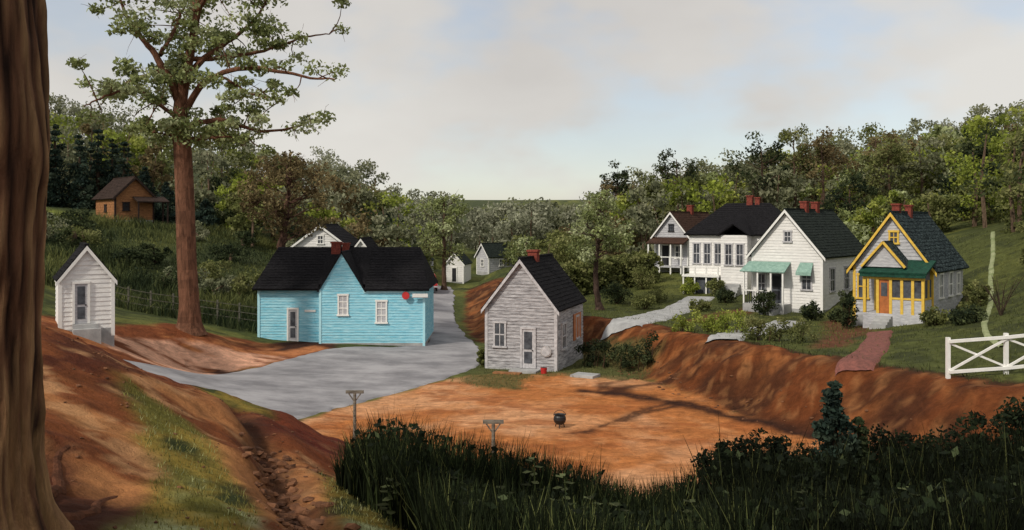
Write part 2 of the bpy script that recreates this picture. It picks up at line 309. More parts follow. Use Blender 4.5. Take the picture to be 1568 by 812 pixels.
def gable_house(name, loc, th, w, d, wh, rh, wall, trim, roof, ov=.28, faces=('front', 'right', 'left'), step=.15, rake=True):
    """front gable wall runs from local (0,0) to (w,0)"""
    e = empty(name, loc, -math.radians(th)); b = -1.0
    V = [(0, 0, b), (w, 0, b), (w, 0, wh), (w/2, 0, rh), (0, 0, wh), (0, d, b), (w, d, b), (w, d, wh), (w/2, d, rh), (0, d, wh)]
    F = [(0, 1, 2, 3, 4), (9, 8, 7, 6, 5), (1, 6, 7, 2), (5, 0, 4, 9)]
    mesh('walls', V, F, wall, e)
    for f in faces:
        fm = facemap(f, w, d)
        if f == 'front': clap('siding_front', e, fm, w, .05, rh-.05, wall, step, (wh, rh))
        else: clap('siding_'+f, e, fm, d, .05, wh, wall, step)
    sl = (rh-wh)/(w/2); zo = wh-ov*sl; o2 = .16
    slab('roof_left', e, [(-ov, -ov, zo+o2), (w/2, -ov, rh+o2), (w/2, d+ov, rh+o2), (-ov, d+ov, zo+o2)], .13, roof)
    slab('roof_right', e, [(w/2+.001, -ov, rh+o2), (w+ov, -ov, zo+o2), (w+ov, d+ov, zo+o2), (w/2+.001, d+ov, rh+o2)], .13, roof)
    kc = max(6, int(math.hypot(w/2+ov, rh-zo)/.22))
    courses('shingles_left', e, (-ov, d+ov, zo+o2), (-ov, -ov, zo+o2), (w/2, -ov, rh+o2), (w/2, d+ov, rh+o2), kc, roof); courses('shingles_right', e, (w+ov, -ov, zo+o2), (w+ov, d+ov, zo+o2), (w/2, d+ov, rh+o2), (w/2, -ov, rh+o2), kc, roof)
    box('ridge_cap', e, w/2-.09, w/2+.09, -ov-.01, d+ov+.01, rh+o2-.04, rh+o2+.04, roof)
    if rake:
        for s, (xa, xb) in enumerate([(-ov, w/2), (w+ov, w/2)]):
            V = []; 
            for yy in (-ov-.03, -ov-.002):
                V += [(xa, yy, zo+o2-.24), (xa, yy, zo+o2-.05), (xb, yy, rh+o2-.05), (xb, yy, rh+o2-.26)]
            mesh('rake_board', V, [(0, 1, 2, 3), (7, 6, 5, 4), (0, 4, 5, 1), (1, 5, 6, 2), (2, 6, 7, 3), (3, 7, 4, 0)], trim, e)
    for f in ('left', 'right'):
        fm = facemap(f, w, d)
        fbox('corner_board', e, fm, -.0, .12, .0, .05, -.3, wh, trim); fbox('eave_board', e, fm, 0, d, .005, .06, wh-.18, wh-.02, trim)
    fm = facemap('front', w, d); fbox('corner_board', e, fm, -.05, .1, .0, .05, -.3, wh, trim); fbox('corner_board', e, fm, w-.1, w+.05, .0, .052, -.3, wh, trim)
    box('foundation', e, -.03, w+.03, -.035, d+.03, -1.0, .06, CONC)
    return e
def origin_from_right(C, th, w):
    t = math.radians(th); return (C[0]-w*math.cos(t), C[1]+w*math.sin(t))

# ---- grey weathered house
w, d = 3.7, 5.6; ox, oy = origin_from_right((2.2, 44), 18, w)
g = gable_house('grey_clapboard_house', (ox, oy, .08), 18, w, d, 3.1, 5.45, GREYW, GTRIM, ROOFB, ov=.2, step=.17)
F_ = facemap('front', w, d); Rr = facemap('right', w, d)
window(g, F_, .75, 1.15, .5, 1.15, GTRIM); door(g, F_, 2.25, .1, .62, 1.95, GTRIM, GTRIM, SCREEN)
window(g, Rr, 1.3, 1.0, .7, 1.2, GTRIM); fbox('orange_shutter', g, Rr, 3.3, 4.9, .04, .08, 1.1, 2.5, ORG); window(g, Rr, 4.1, 1.2, .5, 1.1, GTRIM, nm='rear_window')
box('step', g, 1.5, 2.9, -.9, -.04, -.3, .08, CONC); box('step_board', g, .8, 2.2, -1.3, -.9, -.3, .02, CABIN)
chimney(g, w/2, d*.40, 4.9, 5.85, .5)
t = empty('wash_tub_hanging', (0, 0, 0)); t.parent = g
def disc(name, par, c, r, depth, mat, axis='y', seg=28, r2=None):
    r2 = r if r2 is None else r2; V = []; F = []
    for k in range(seg):
        a = 2*math.pi*k/seg; ca, sa = math.cos(a), math.sin(a)
        for rr, dd in ((r, 0), (r2, depth)):
            V.append({'y': (c[0]+rr*ca, c[1]+dd, c[2]+rr*sa), 'z': (c[0]+rr*ca, c[1]+rr*sa, c[2]+dd), 'x': (c[0]+dd, c[1]+rr*ca, c[2]+rr*sa)}[axis])
    for k in range(seg):
        j = (k+1) % seg; F.append((2*k, 2*j, 2*j+1, 2*k+1))
    F.append(tuple(range(0, 2*seg, 2))); F.append(tuple(range(2*seg-1, 0, -2)))
    return mesh(name, V, F, mat, par)
disc('tub_rim', t, (3.2, -.12, .98), .27, .1, TIN); disc('tub_base', t, (3.2, -.15, .98), .22, .03, GTRIM)
e = empty('paving_slab', (3.5, 42.6, Hs(3.5, 42.6)), -.4); slab('stone', e, [(-.6, -.45, .12), (.55, -.5, .12), (.65, .4, .12), (-.5, .5, .12)], .2, CONC)
e = empty('red_bucket', (1.55, 43.3, Hs(1.55, 43.3))); disc('pail', e, (0, 0, 0), .13, .3, REDP, 'z', 16, .17); disc('water', e, (0, 0, .29), .15, .015, DARK, 'z', 16)

# ---- blue house
e = empty('blue_clapboard_house', (-15.0, 52, .33)); W_, D_ = 9.87, 5.8; wh = 3.2; rh = 5.5
box('left_wing', e, 0, 3.74, .45, D_, -1, wh+.1, BLUE); box('main_block', e, 3.74, W_, 0, D_, -1, wh+.02, BLUE)
fl = lambda a, o, z: (a, .45-o, z); ff = lambda a, o, z: (a, -o, z); fs = lambda a, o, z: (3.74-o, a, z)
clap('siding_left', e, fl, 3.74, .05, wh+.1, BLUE, .16); clap('siding_main', e, ff, W_-3.74, .05, wh, BLUE, .16, None, 3.74)
clap('siding_return', e, fs, .45, .05, wh, BLUE, .16)
clap('siding_right_end', e, lambda a, o, z: (W_+o, a, z), D_, .05, wh, BLUE, .16)
gx0, gx1, gxm, gz = 3.74, 6.3, 5.02, 5.35
mesh('gable_wall', [(gx0, -.001, wh), (gx1, -.001, wh), (gxm, -.001, gz), (gx0, .3, wh), (gx1, .3, wh), (gxm, .3, gz)], [(0, 1, 2), (5, 4, 3), (0, 3, 4, 1), (1, 4, 5, 2), (2, 5, 3, 0)], BLUE, e)
clap('gable_siding', e, ff, gx1-gx0, wh, gz-.03, BLUE, .16, (wh, gz), gx0)
ez = 3.12; rv = 2.9; sl = (rh-ez)/(rv+.3)
slab('roof_front_left', e, [(-.25, -.05, ez+.12), (gx0-.1, -.05, ez+.12), (gx0-.1, rv, rh+.12), (.55, rv, rh+.12)], .13, ROOFB)
slab('roof_front_mid', e, [(gx0-.1, .06, ez+.36*sl+.12), (gx1+.1, .06, ez+.36*sl+.12), (gx1+.1, rv, rh+.12), (gx0-.1, rv, rh+.12)], .13, ROOFB)
slab('roof_front_right', e, [(gx1+.1, -.3, ez+.12), (W_+.3, -.3, ez+.12), (W_-.55, rv, rh+.12), (gx1+.1, rv, rh+.12)], .13, ROOFB)
courses('shingles_left', e, (-.25, -.05, ez+.12), (gx0-.1, -.05, ez+.12), (gx0-.1, rv, rh+.12), (.55, rv, rh+.12), 16, ROOFB); courses('shingles_right', e, (gx1+.1, -.3, ez+.12), (W_+.3, -.3, ez+.12), (W_-.55, rv, rh+.12), (gx1+.1, rv, rh+.12), 16, ROOFB)
slab('roof_back', e, [(-.25, 6.1, ez+.12), (W_+.3, 6.1, ez+.12), (W_-.55, rv, rh+.12), (.55, rv, rh+.12)], .13, ROOFB)
slab('roof_end_left', e, [(-.25, -.05, ez+.12), (.55, rv, rh+.12), (-.25, 6.1, ez+.12)], .13, ROOFB); slab('roof_end_right', e, [(W_+.3, -.3, ez+.12), (W_+.3, 6.1, ez+.12), (W_-.55, rv, rh+.12)], .13, ROOFB)
slab('gable_roof_l', e, [(gx0-.16, -.14, wh-.1), (gxm, -.14, gz+.12), (gxm, 3, gz+.12), (gx0-.16, 3, wh-.1)], .08, ROOFB)
slab('gable_roof_r', e, [(gx1+.16, -.14, wh-.1), (gxm+.001, -.14, gz+.12), (gxm+.001, 3, gz+.12), (gx1+.16, 3, wh-.1)], .08, ROOFB)
window(e, ff, 5.1, 1.75, .45, 1.1, WTRIM, rows=3, glass=LGREY); window(e, ff, 7.35, 1.3, .5, 1.2, WTRIM, rows=3, glass=LGREY); door(e, fl, 2.05, .1, .5, 1.9, WTRIM, LGREY, SCREEN)
fbox('eave_trim', e, ff, gx1, W_, .04, .07, wh-.2, wh-.05, BTRIM); fbox('corner_board', e, ff, gx0-.05, gx0+.09, .0, .06, -.3, wh, BTRIM); fbox('corner_board', e, ff, W_-.1, W_+.04, .0, .06, -.3, wh, BTRIM)
fbox('corner_board', e, fl, -.04, .1, .0, .06, -.3, wh, BTRIM); fbox('wall_plaque', e, fl, 2.75, 3.4, .04, .07, 1.85, 1.98, WTRIM)
box('foundation', e, 3.70, W_+.04, -.05, D_, -1, .08, CONC)
chimney(e, 4.2, 2.6, 5.0, 5.85, .55); chimney(e, 4.75, 2.75, 5.1, 5.78, .4)
s = empty('round_shop_sign', (-6.2, 51.8, 3.2)); disc('disc', s, (0, -.1, 0), .22, .06, REDP); box('bracket', s, -.02, .02, -.07, .2, .2, .3, IRON); box('hook_plate', s, -.03, .03, -.04, .0, .18, .32, IRON)
s = empty('shop_sign_board', (-5.25, 51.7, 3.2)); box('board', s, -.55, .35, -.05, 0, -.09, .12, WTRIM); box('board_frame', s, -.58, .38, -.03, .02, -.12, -.09, GTRIM); box('board_bracket', s, -.1, -.06, 0, .3, .0, .04, IRON)

# ---- white outbuilding at the left
z0 = 2.75
g = gable_house('white_outhouse', (-19.6, 38.4, z0), -30, 2.15, 2.6, 2.2, 3.6, WHITE, WTRIM, ROOFB, ov=.14, step=.2)
F_ = facemap('front', 2.15, 2.6)
door(g, F_, .85, .3, .5, 1.75, WTRIM, LGREY, SCREEN); box('step_top', g, .5, 1.5, -.3, -.04, -.5, .28, CONC); box('step_low', g, .5, 1.6, -.6, -.3, -.7, .1, CONC)
# ---- white houses behind the blue one
g = gable_house('white_gable_house', (-18.4, 75, 2.0), 0, 4.4, 7, 3.5, 5.15, WHITE, WTRIM, ROOFB, ov=.3, step=.2); window(g, facemap('front', 4.4, 7), 2.2, 3.7, .4, .6, WTRIM)
g = gable_house('white_gable_house', (-13.6, 74, 1.6), 0, 2.0, 5, 3.1, 4.4, WHITE, WTRIM, ROOFB, ov=.2, step=.2)
# ---- distant houses
g = gable_house('small_white_house', (-7.9, 105, Hs(-7, 105)), 10, 2.2, 4, 2.2, 3.4, WHITE, WTRIM, ROOFD, ov=.2, step=.25); door(g, facemap('front', 2.2, 4), 1.1, .1, .5, 1.6, WTRIM, DARK)
g = gable_house('small_white_house', (-4.6, 116, 1.0), 52, 2.6, 4.2, 2.1, 3.6, LGREY, WTRIM, ROOFD, ov=.25, step=.25); window(g, facemap('front', 2.6, 4.2), 1.3, .8, .5, .8, WTRIM); window(g, facemap('right', 2.6, 4.2), 2, .8, .5, .8, WTRIM)
g = gable_house('small_grey_house', (-12.6, 104, .9), 10, 2.4, 4, 2.0, 3.1, LGREY, WTRIM, ROOFD, ov=.2, step=.25)

# ---- log cabin on the hill
z0 = Hs(-36.5, 87)+.1; w, d = 3.6, 5.6
g = gable_house('hill_cabin', (-37.6, 84, z0), -42, w, d, 2.3, 4.1, CABIN, CABR, CABR, ov=.35, step=.25)
F_ = facemap('front', w, d); window(g, F_, 1.0, 1.0, .5, .7, CABR, glass=DARK); window(g, facemap('left', w, d), 2.6, .9, .5, .6, CABR, glass=DARK)
slab('porch_roof', g, [(1.6, -1.5, 1.85), (4.6, -1.5, 1.85), (4.6, 0, 2.35), (1.6, 0, 2.35)], .12, CABR)
for xx in (1.7, 4.45): box('porch_post', g, xx-.06, xx+.06, -1.45, -1.33, -.8, 1.85, CABR)
box('porch_post', g, 4.4, 4.52, -.2, -.08, -.8, 2.2, CABR)

# ---- right-hand houses
w, d = 4.7, 7.8; ox, oy = origin_from_right((19.6, 56), 40, w); z0 = 1.85
g = gable_house('white_clapboard_house', (ox, oy, z0), 40, w, d, 3.6, 6.35, WHITE, WTRIM, ROOFD, ov=.3, step=.19)
F_ = facemap('front', w, d); Rr = facemap('right', w, d)
window(g, F_, w/2+.1, 4.4, .38, .6, GTRIM); window(g, F_, 3.7, 1.35, .55, 1.3, GTRIM)
window(g, Rr, 1.6, 1.2, .7, 1.4, GTRIM); window(g, Rr, 4.2, 1.2, .7, 1.4, GTRIM); window(g, Rr, 6.4, 1.3, .6, 1.3, GTRIM)
for a in (3.7,): slab('window_awning', g, [(a-.5, -.6, 2.45), (a+.5, -.6, 2.45), (a+.42, -.05, 3.05), (a-.42, -.05, 3.05)], .05, TEAL)
slab('awning_valance', g, [(3.2, -.6, 2.45), (4.2, -.6, 2.45), (4.2, -.62, 2.25), (3.2, -.62, 2.25)], .02, TEAL)
slab('porch_awning', g, [(-.3, -1.3, 2.45), (2.75, -1.3, 2.45), (2.65, -.04, 3.05), (-.2, -.04, 3.05)], .07, TEAL)
box('porch_floor', g, -.1, 2.7, -1.25, -.05, -.8, .35, CONC); door(g, F_, 1.7, .35, .7, 1.9, GTRIM, SCREEN, DARK); window(g, F_, .65, 1.0, .5, 1.2, GTRIM, nm='porch_window')
for xx in (-.05, .9, 1.8, 2.6): box('porch_post', g, xx-.05, xx+.05, -1.22, -1.12, .35, 2.5, WTRIM)
for xx in np.arange(.0, 1.3, .16): box('porch_baluster', g, xx, xx+.04, -1.2, -1.16, .35, 1.15, IRON)
box('porch_handrail', g, -.05, 1.3, -1.22, -1.14, 1.15, 1.22, WTRIM)
for k in range(3): box('porch_step', g, 1.4, 2.4, -1.25-.3*(k+1), -1.25-.3*k, -.8, .22-.13*k, CONC)
chimney(g, w/2, 3.0, 6.2, 6.95, .45); chimney(g, w/2, 4.9, 6.2, 6.95, .45)
# yellow-trimmed house
w, d = 4.0, 6.2; ox, oy = origin_from_right((21.8, 46), 40, w); z0 = 2.4
g = gable_house('yellow_trimmed_cottage', (ox, oy, z0), 40, w, d, 2.75, 5.5, LGREY, YEL, ROOFG, ov=.3, step=.18)
F_ = facemap('front', w, d); Rr = facemap('right', w, d)
window(g, F_, 2.1, 4.0, .35, .55, YEL); window(g, F_, .5, 1.0, .45, 1.2, YEL); window(g, Rr, 1.5, 1.1, .6, 1.2, WTRIM); window(g, Rr, 3.4, 1.1, .6, 1.2, WTRIM); window(g, Rr, 5.0, 1.1, .5, 1.1, WTRIM)
px0, px1 = 1.0, 4.05; pf = .35
box('porch_floor', g, px0, px1, -1.6, -.05, -.8, pf, LGREY)
slab('porch_roof', g, [(px0-.15, -1.85, 2.5), (px1+.15, -1.85, 2.5), (px1+.15, -.04, 3.1), (px0-.15, -.04, 3.1)], .1, GREENR)
box('porch_fascia', g, px0-.1, px1+.1, -1.8, -1.72, 2.25, 2.42, GREENR)
ga, gb, gm, g0_, g1_ = 1.0, 3.0, 2.0, 2.75, 4.0
mesh('porch_gable', [(ga, -1.35, g0_), (gb, -1.35, g0_), (gm, -1.35, g1_), (ga, -.05, g0_), (gb, -.05, g0_), (gm, -.05, g1_)], [(0, 1, 2), (1, 4, 5, 2), (2, 5, 3, 0)], LGREY, g)
slab('porch_gable_roof_l', g, [(ga-.12, -1.5, g0_-.03), (gm, -1.5, g1_+.12), (gm, 0, g1_+.12), (ga-.12, 0, g0_-.03)], .08, ROOFG); slab('porch_gable_roof_r', g, [(gb+.12, -1.5, g0_-.03), (gm+.001, -1.5, g1_+.12), (gm+.001, 0, g1_+.12), (gb+.12, 0, g0_-.03)], .08, ROOFG)
beam('porch_gable_rake', g, (ga-.1, -1.54, g0_-.0), (gm, -1.54, g1_+.05), .11, YEL); beam('porch_gable_rake', g, (gb+.1, -1.54, g0_-.0), (gm, -1.54, g1_+.05), .11, YEL)
for xx in (px0+.08, 1.75, 2.4, 2.95, 3.48, px1-.08): box('porch_post', g, xx-.07, xx+.07, -1.6, -1.46, pf, 2.3, YEL)
box('porch_beam', g, px0, px1, -1.61, -1.45, 2.12, 2.25, YEL)
box('porch_rail', g, 2.47, px1-.15, -1.58, -1.48, pf+.75, pf+.85, YEL); box('porch_apron', g, 2.47, px1-.15, -1.56, -1.52, pf, pf+.72, LGREY)
box('porch_screen', g, 2.47, px1-.15, -1.53, -1.51, pf+.85, 2.12, SCREEN); box('porch_side_rail', g, px1-.12, px1-.04, -1.45, -.1, pf+.75, pf+.85, YEL); box('porch_screen_side', g, px1-.09, px1-.07, -1.45, -.1, pf+.85, 2.12, SCREEN)
box('porch_apron_side', g, px1-.1, px1-.06, -1.45, -.1, pf, pf+.75, LGREY); box('porch_side_post', g, px1-.15, px1-.01, -.8, -.66, pf+.86, 2.12, YEL)
box('screen_door', g, 1.83, 2.32, -1.55, -1.5, pf, 2.1, ORG); box('screen_door_mesh', g, 1.92, 2.23, -1.57, -1.56, pf+.9, 1.95, SCREEN)
door(g, F_, 1.5, pf, .6, 1.8, YEL, ORG)
for k in range(4): box('porch_step', g, 1.7, 2.5, -1.6-.28*(k+1), -1.6-.28*k, -.9, pf-.12*(k+1), CONC)
chimney(g, w/2-.1, 1.1, 5.0, 6.0, .38); chimney(g, w/2+.1, 2.6, 5.2, 5.95, .33)
# hip-roofed white house
def hip(par, u0, u1, v0, v1, z, zr, ins, mat, th=.12):
    vm = (v0+v1)/2
    slab('hip_front', par, [(u0, v0, z), (u1, v0, z), (u1-ins, vm, zr), (u0+ins, vm, zr)], th, mat); slab('hip_back', par, [(u0, v1, z), (u1, v1, z), (u1-ins, vm, zr), (u0+ins, vm, zr)], th, mat)
    courses('hip_shingles', par, (u0, v0, z), (u1, v0, z), (u1-ins, vm, zr), (u0+ins, vm, zr), 16, mat)
    slab('hip_left', par, [(u0, v0, z), (u0+ins, vm, zr), (u0, v1, z)], th, mat); slab('hip_right', par, [(u1, v0, z), (u1, v1, z), (u1-ins, vm, zr)], th, mat)
ox, oy = 13.9, 69.5; g = empty('white_hip_roof_house', (ox, oy, 2.4), -math.radians(30)); w, d = 7.4, 6.5
box('walls', g, 0, w, 0, d, -1.2, 4.1, WHITE); fm = facemap('front', w, d); clap('siding_front', g, fm, w, -.3, 4.1, WHITE, .2)
box('bay_walls', g, 2.9, 4.9, -1.3, 0, -1.2, 4.1, WHITE); fb = lambda a, o, z: (a, -1.3-o, z); clap('bay_siding', g, fb, 2.0, -.3, 4.1, WHITE, .2, None, 2.9)
hip(g, -.35, w+.35, -.35, d+.35, 4.15, 6.6, 2.3, ROOFB)
slab('bay_roof_l', g, [(2.6, -1.6, 4.12), (3.9, -1.6, 5.0), (3.9, 2, 5.5), (2.6, 2, 4.12)], .1, ROOFB); slab('bay_roof_r', g, [(5.2, -1.6, 4.12), (3.901, -1.6, 5.0), (3.901, 2, 5.5), (5.2, 2, 4.12)], .1, ROOFB)
for a in (.6, 1.45, 2.3): window(g, fm, a, 1.9, .45, 1.5, GTRIM)
window(g, fb, 3.5, 1.9, .45, 1.5, GTRIM); window(g, fb, 4.35, 1.9, .45, 1.5, GTRIM); window(g, fm, 5.8, 1.8, .5, 1.5, GTRIM)
box('porch_deck', g, -.1, 2.8, -1.5, -.04, .9, 1.05, WTRIM)
for xx in (0, .9, 1.8, 2.7): box('porch_post', g, xx-.05, xx+.05, -1.45, -1.35, -1, 1.7, WTRIM)
box('porch_rail', g, 0, 2.7, -1.44, -1.36, 1.6, 1.68, WTRIM); box('porch_underside', g, .05, 2.65, -1.2, -1.15, -1, .9, SCREEN)
for k in range(4): box('porch_step', g, 3.0, 4.4, -1.35-.3*(k+1), -1.35-.3*k, -1, .45-.2*k, CONC)
chimney(g, 3.9, 3.2, 6.2, 7.1, .45); chimney(g, 4.5, 3.2, 6.2, 6.95, .35)
# brown-roofed house
w, d = 3.3, 8.2; ox, oy = origin_from_right((15.9, 80), 35, w)
g = gable_house('brown_roof_house', (ox, oy, 3.1), 35, w, d, 3.2, 5.2, LGREY, WTRIM, ROOFR, ov=.3, step=.2)
F_ = facemap('front', w, d); window(g, F_, w/2, 3.6, .35, .5, DARK)
slab('porch_roof', g, [(-.2, -1.5, 2.5), (w+.2, -1.5, 2.5), (w+.2, 0, 3.0), (-.2, 0, 3.0)], .1, ROOFR)
for xx in (0, 1.1, 2.2, 3.2): box('porch_post', g, xx-.06, xx+.06, -1.4, -1.28, -1, 2.5, WTRIM)
box('porch_floor', g, 0, w, -1.4, -.04, .3, .45, LGREY); box('porch_rail', g, 0, w, -1.38, -1.3, 1.2, 1.28, WTRIM); door(g, F_, 1.1, .45, .7, 1.8, WTRIM, DARK); window(g, F_, 2.4, 1.1, .6, 1.1, WTRIM)
window(g, facemap('right', w, d), 2.0, 1.1, .6, 1.2, DARK); chimney(g, w/2, 4.2, 4.9, 5.9, .5)

# ---------------------------------------------------------------- roads and paths
def resample(pts, k):
    p = np.array(pts, float); q = np.linspace(0, len(p)-1, k)
    out = []
    for s in q:
        i = min(int(s), len(p)-2); f = s-i; p0 = p[max(i-1, 0)]; p1 = p[i]; p2 = p[i+1]; p3 = p[min(i+2, len(p)-1)]
        out.append(.5*((2*p1)+(-p0+p2)*f+(2*p0-5*p1+4*p2-p3)*f*f+(-p0+3*p1-3*p2+p3)*f**3))
    return np.array(out)
def strip(name, L_, R_, mat, k=160, mcount=30, off=.05, jit=.12):
    a = resample(L_, k); b = resample(R_, k)
    a += (np.stack([fbm(a[:, 0], a[:, 1], 1.0, 51), fbm(a[:, 0], a[:, 1], 1.0, 52)], 1)-.5)*jit*2; b += (np.stack([fbm(b[:, 0], b[:, 1], 1.0, 53), fbm(b[:, 0], b[:, 1], 1.0, 54)], 1)-.5)*jit*2
    s = np.linspace(0, 1, mcount)[None, :, None]; Q = a[:, None, :]*(1-s)+b[:, None, :]*s
    zz = H(Q[..., 0], Q[..., 1])+off
    edge = np.zeros(mcount); edge[0] = edge[-1] = -.15
    return grid_mesh(name, Q[..., 0], Q[..., 1], zz+edge[None, :], None, mat)
strip('road', ROAD_L, ROAD_R, ASPH, 260, 50, .05, .3)
strip('driveway', [(4.9, 50.2), (8.3, 56.2), (12.9, 66)], [(7.2, 48.3), (10.5, 55.0), (15.0, 65)], CONC, 70, 14, .08, .25)
strip('driveway', [(8.9, 41.8), (12, 47), (15.9, 53.2)], [(10.6, 41), (13.6, 45.6), (17.2, 51.8)], CONC, 60, 12, .08, .25)
strip('brick_path', [(12.0, 33.2), (14.6, 37.6), (17.0, 42.6)], [(13.3, 32.5), (15.8, 37.0), (18.1, 42.0)], BRICKW, 60, 10, .08, .1)
strip('footpath', [(18.6, 34), (19.6, 37), (21.95, 41.5), (24.6, 46), (27.85, 52), (30.7, 57), (33.4, 62)], [(18.85, 33.8), (19.85, 36.8), (22.2, 41.2), (24.85, 45.7), (28.1, 51.7), (30.95, 56.7), (33.65, 61.7)], SOILP, 140, 5, .07, .06)

# ---------------------------------------------------------------- vegetation soup
class Soup:
    def __init__(s): s.V = []; s.C = []; s.M = []
    def add(s, V, col, mi=0):
        V = np.asarray(V, float).reshape(-1, 4, 3); k = len(V); s.V.append(V)
        col = np.asarray(col, float); s.C.append(np.broadcast_to(col, (k, 3)) if col.ndim == 1 else col); s.M.append(np.full(k, mi))
    def leaves(s, c, size, col, flat=0.0, asp=.6):
        k = len(c); a = R.normal(size=(k, 3)); a[:, 2] *= (1-flat); a /= np.linalg.norm(a, axis=1, keepdims=True)+1e-9
        b = np.cross(a, R.normal(size=(k, 3))); b /= np.linalg.norm(b, axis=1, keepdims=True)+1e-9
        sz = np.asarray(size)*np.ones(k); a = a*sz[:, None]*.5; b = b*sz[:, None]*.5*asp
        s.add(np.stack([c-a, c-b*1.0+a*.1, c+a, c+b+a*.1], 1), col)
    def tube(s, pts, rad, col, sides=7, mi=1):
        p = np.asarray(pts, float); k = len(p); t = np.gradient(p, axis=0); t /= np.linalg.norm(t, axis=1, keepdims=True)+1e-9
        ref = np.where(np.abs(t[:, 2:3]) > .9, np.array([[1., 0, 0]]), np.array([[0, 0, 1.]]))
        u = np.cross(t, ref); u /= np.linalg.norm(u, axis=1, keepdims=True)+1e-9; v = np.cross(t, u)
        an = np.linspace(0, 2*np.pi, sides+1); r = np.asarray(rad)[:, None, None]
        ring = p[:, None, :]+r*(np.cos(an)[None, :, None]*u[:, None, :]+np.sin(an)[None, :, None]*v[:, None, :])
        q = np.stack([ring[:-1, :-1], ring[:-1, 1:], ring[1:, 1:], ring[1:, :-1]], 2).reshape(-1, 4, 3)
        s.add(q, np.asarray(col)*R.uniform(.75, 1.2, (len(q), 1)), mi)
    def blades(s, base, h, wd, col, lean=.3):
        k = len(base); an = R.uniform(0, 2*np.pi, k); sd = np.stack([np.cos(an), np.sin(an), np.zeros(k)], 1)*(wd/2)[:, None]
        ln = np.stack([R.normal(size=k), R.normal(size=k), np.zeros(k)], 1)*(lean*h)[:, None]; up = np.array([0, 0, 1.])
        m = base+up*(h*.55)[:, None]+ln*.3; t = base+up*h[:, None]+ln
        s.add(np.stack([base-sd, base+sd, m+sd*.8, m-sd*.8], 1), col); s.add(np.stack([m-sd*.8, m+sd*.8, t+sd*.08, t-sd*.08], 1), col)
    def build(s, name, mats):
        V = np.concatenate(s.V); C_ = np.concatenate(s.C); M_ = np.concatenate(s.M); N_ = len(V)
        me = bpy.data.meshes.new(name); me.vertices.add(4*N_); me.vertices.foreach_set('co', V.ravel()); me.loops.add(4*N_); me.loops.foreach_set('vertex_index', np.arange(4*N_))
        me.polygons.add(N_); me.polygons.foreach_set('loop_start', np.arange(0, 4*N_, 4)); me.update(calc_edges=True)
        for m in mats: me.materials.append(m)
        me.polygons.foreach_set('material_index', M_.astype(np.int32))
        ca = me.color_attributes.new(name='Col', type='FLOAT_COLOR', domain='CORNER')
        cc = np.concatenate([np.clip(C_, 0, 1), np.ones((N_, 1))], 1); ca.data.foreach_set('color', np.repeat(cc, 4, 0).ravel())
        o = bpy.data.objects.new(name, me); scene.collection.objects.link(o); return o
LEAF = attr_mat('foliage', .85, .35, nscale=1.0, namt=.3); BARK = attr_mat('bark', .95, 0, nscale=5, namt=.6, bump=1., bscale=18, stretch=(1, 1, .25)); GR = attr_mat('grass_blades', .85, .25, nscale=1.2, namt=.3)
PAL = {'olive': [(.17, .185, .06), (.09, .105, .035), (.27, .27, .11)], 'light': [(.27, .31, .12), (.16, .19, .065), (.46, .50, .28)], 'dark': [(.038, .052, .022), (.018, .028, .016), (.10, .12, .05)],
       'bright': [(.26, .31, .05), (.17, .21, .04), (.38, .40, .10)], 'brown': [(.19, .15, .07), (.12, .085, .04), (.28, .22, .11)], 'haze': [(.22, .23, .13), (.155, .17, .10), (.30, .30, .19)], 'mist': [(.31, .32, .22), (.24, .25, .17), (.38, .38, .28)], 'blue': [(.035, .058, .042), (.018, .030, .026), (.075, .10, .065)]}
def pal(nm, k): return np.array(PAL[nm])[R.choice(3, k, p=[.45, .3, .25])]
def clumps(s, cs, rs, per, size, pn, flat=.7):
    for c, r in zip(cs, rs):
        base = pal(pn, 1)[0]; k = int(per*R.uniform(.7, 1.3))
        off = R.normal(size=(k, 3)); off /= np.linalg.norm(off, axis=1, keepdims=True); off *= (R.random(k)**.45)[:, None]*r*R.uniform(.8, 1.25); off[:, 2] *= flat
        col = (base*.6+pal(pn, k)*.4)*R.uniform(.75, 1.25, (k, 1)); s.leaves(np.asarray(c)+off, size*R.uniform(.6, 1.3, k), col)
def tree(name, trunk, r0, cs, rs, per, size, pn, bark=(.10, .065, .045), sides=9, twigs=2):
    s = Soup(); T = resample(trunk, 18)
    T[1:, :2] += R.normal(size=(17, 2))*r0*.12; rad = r0*np.linspace(1, .25, 18); rad[0] *= 1.6; rad[1] *= 1.18
    s.tube(T, rad, bark, sides)
    for c, r in zip(cs, rs):
        c = np.asarray(c, float); dz = c[2]-T[:, 2]; dist = np.hypot(c[0]-T[:, 0], c[1]-T[:, 1])
        cost = np.abs(dz-.55*dist); i = int(np.argmin(cost+(dz < 0)*2+(np.arange(18) < 5)*30)); a = T[i]
        mid = a*.5+c*.5+np.array([R.normal()*.2, R.normal()*.2, -.05*dist[i]+R.normal()*.15]); path = resample([a, mid, c], 9)
        path[1:-1] += R.normal(size=(7, 3))*.06*r0*3
        L_ = np.linalg.norm(c-a); rr = min(rad[i]*.5, .02+.014*L_*3*r0)
        s.tube(path, np.linspace(rr, rr*.2+.008, 9), bark, 6)
        for _ in range(twigs):
            e_ = c+R.normal(size=3)*r*.7; st = path[R.integers(4, 8)]; s.tube(resample([st, (st+e_)/2+R.normal(size=3)*.1*r, e_], 5), np.linspace(rr*.35+.006, .006, 5), bark, 4)
    clumps(s, cs, rs, per, size, pn); return s.build(name, [LEAF, BARK])
def ellip(c, rx, ry, rz, k, lo=.35):
    v = R.normal(size=(k, 3)); v /= np.linalg.norm(v, axis=1, keepdims=True); v *= (lo+(1-lo)*R.random((k, 1))**.5)
    return np.asarray(c)+v*np.array([rx, ry, rz])
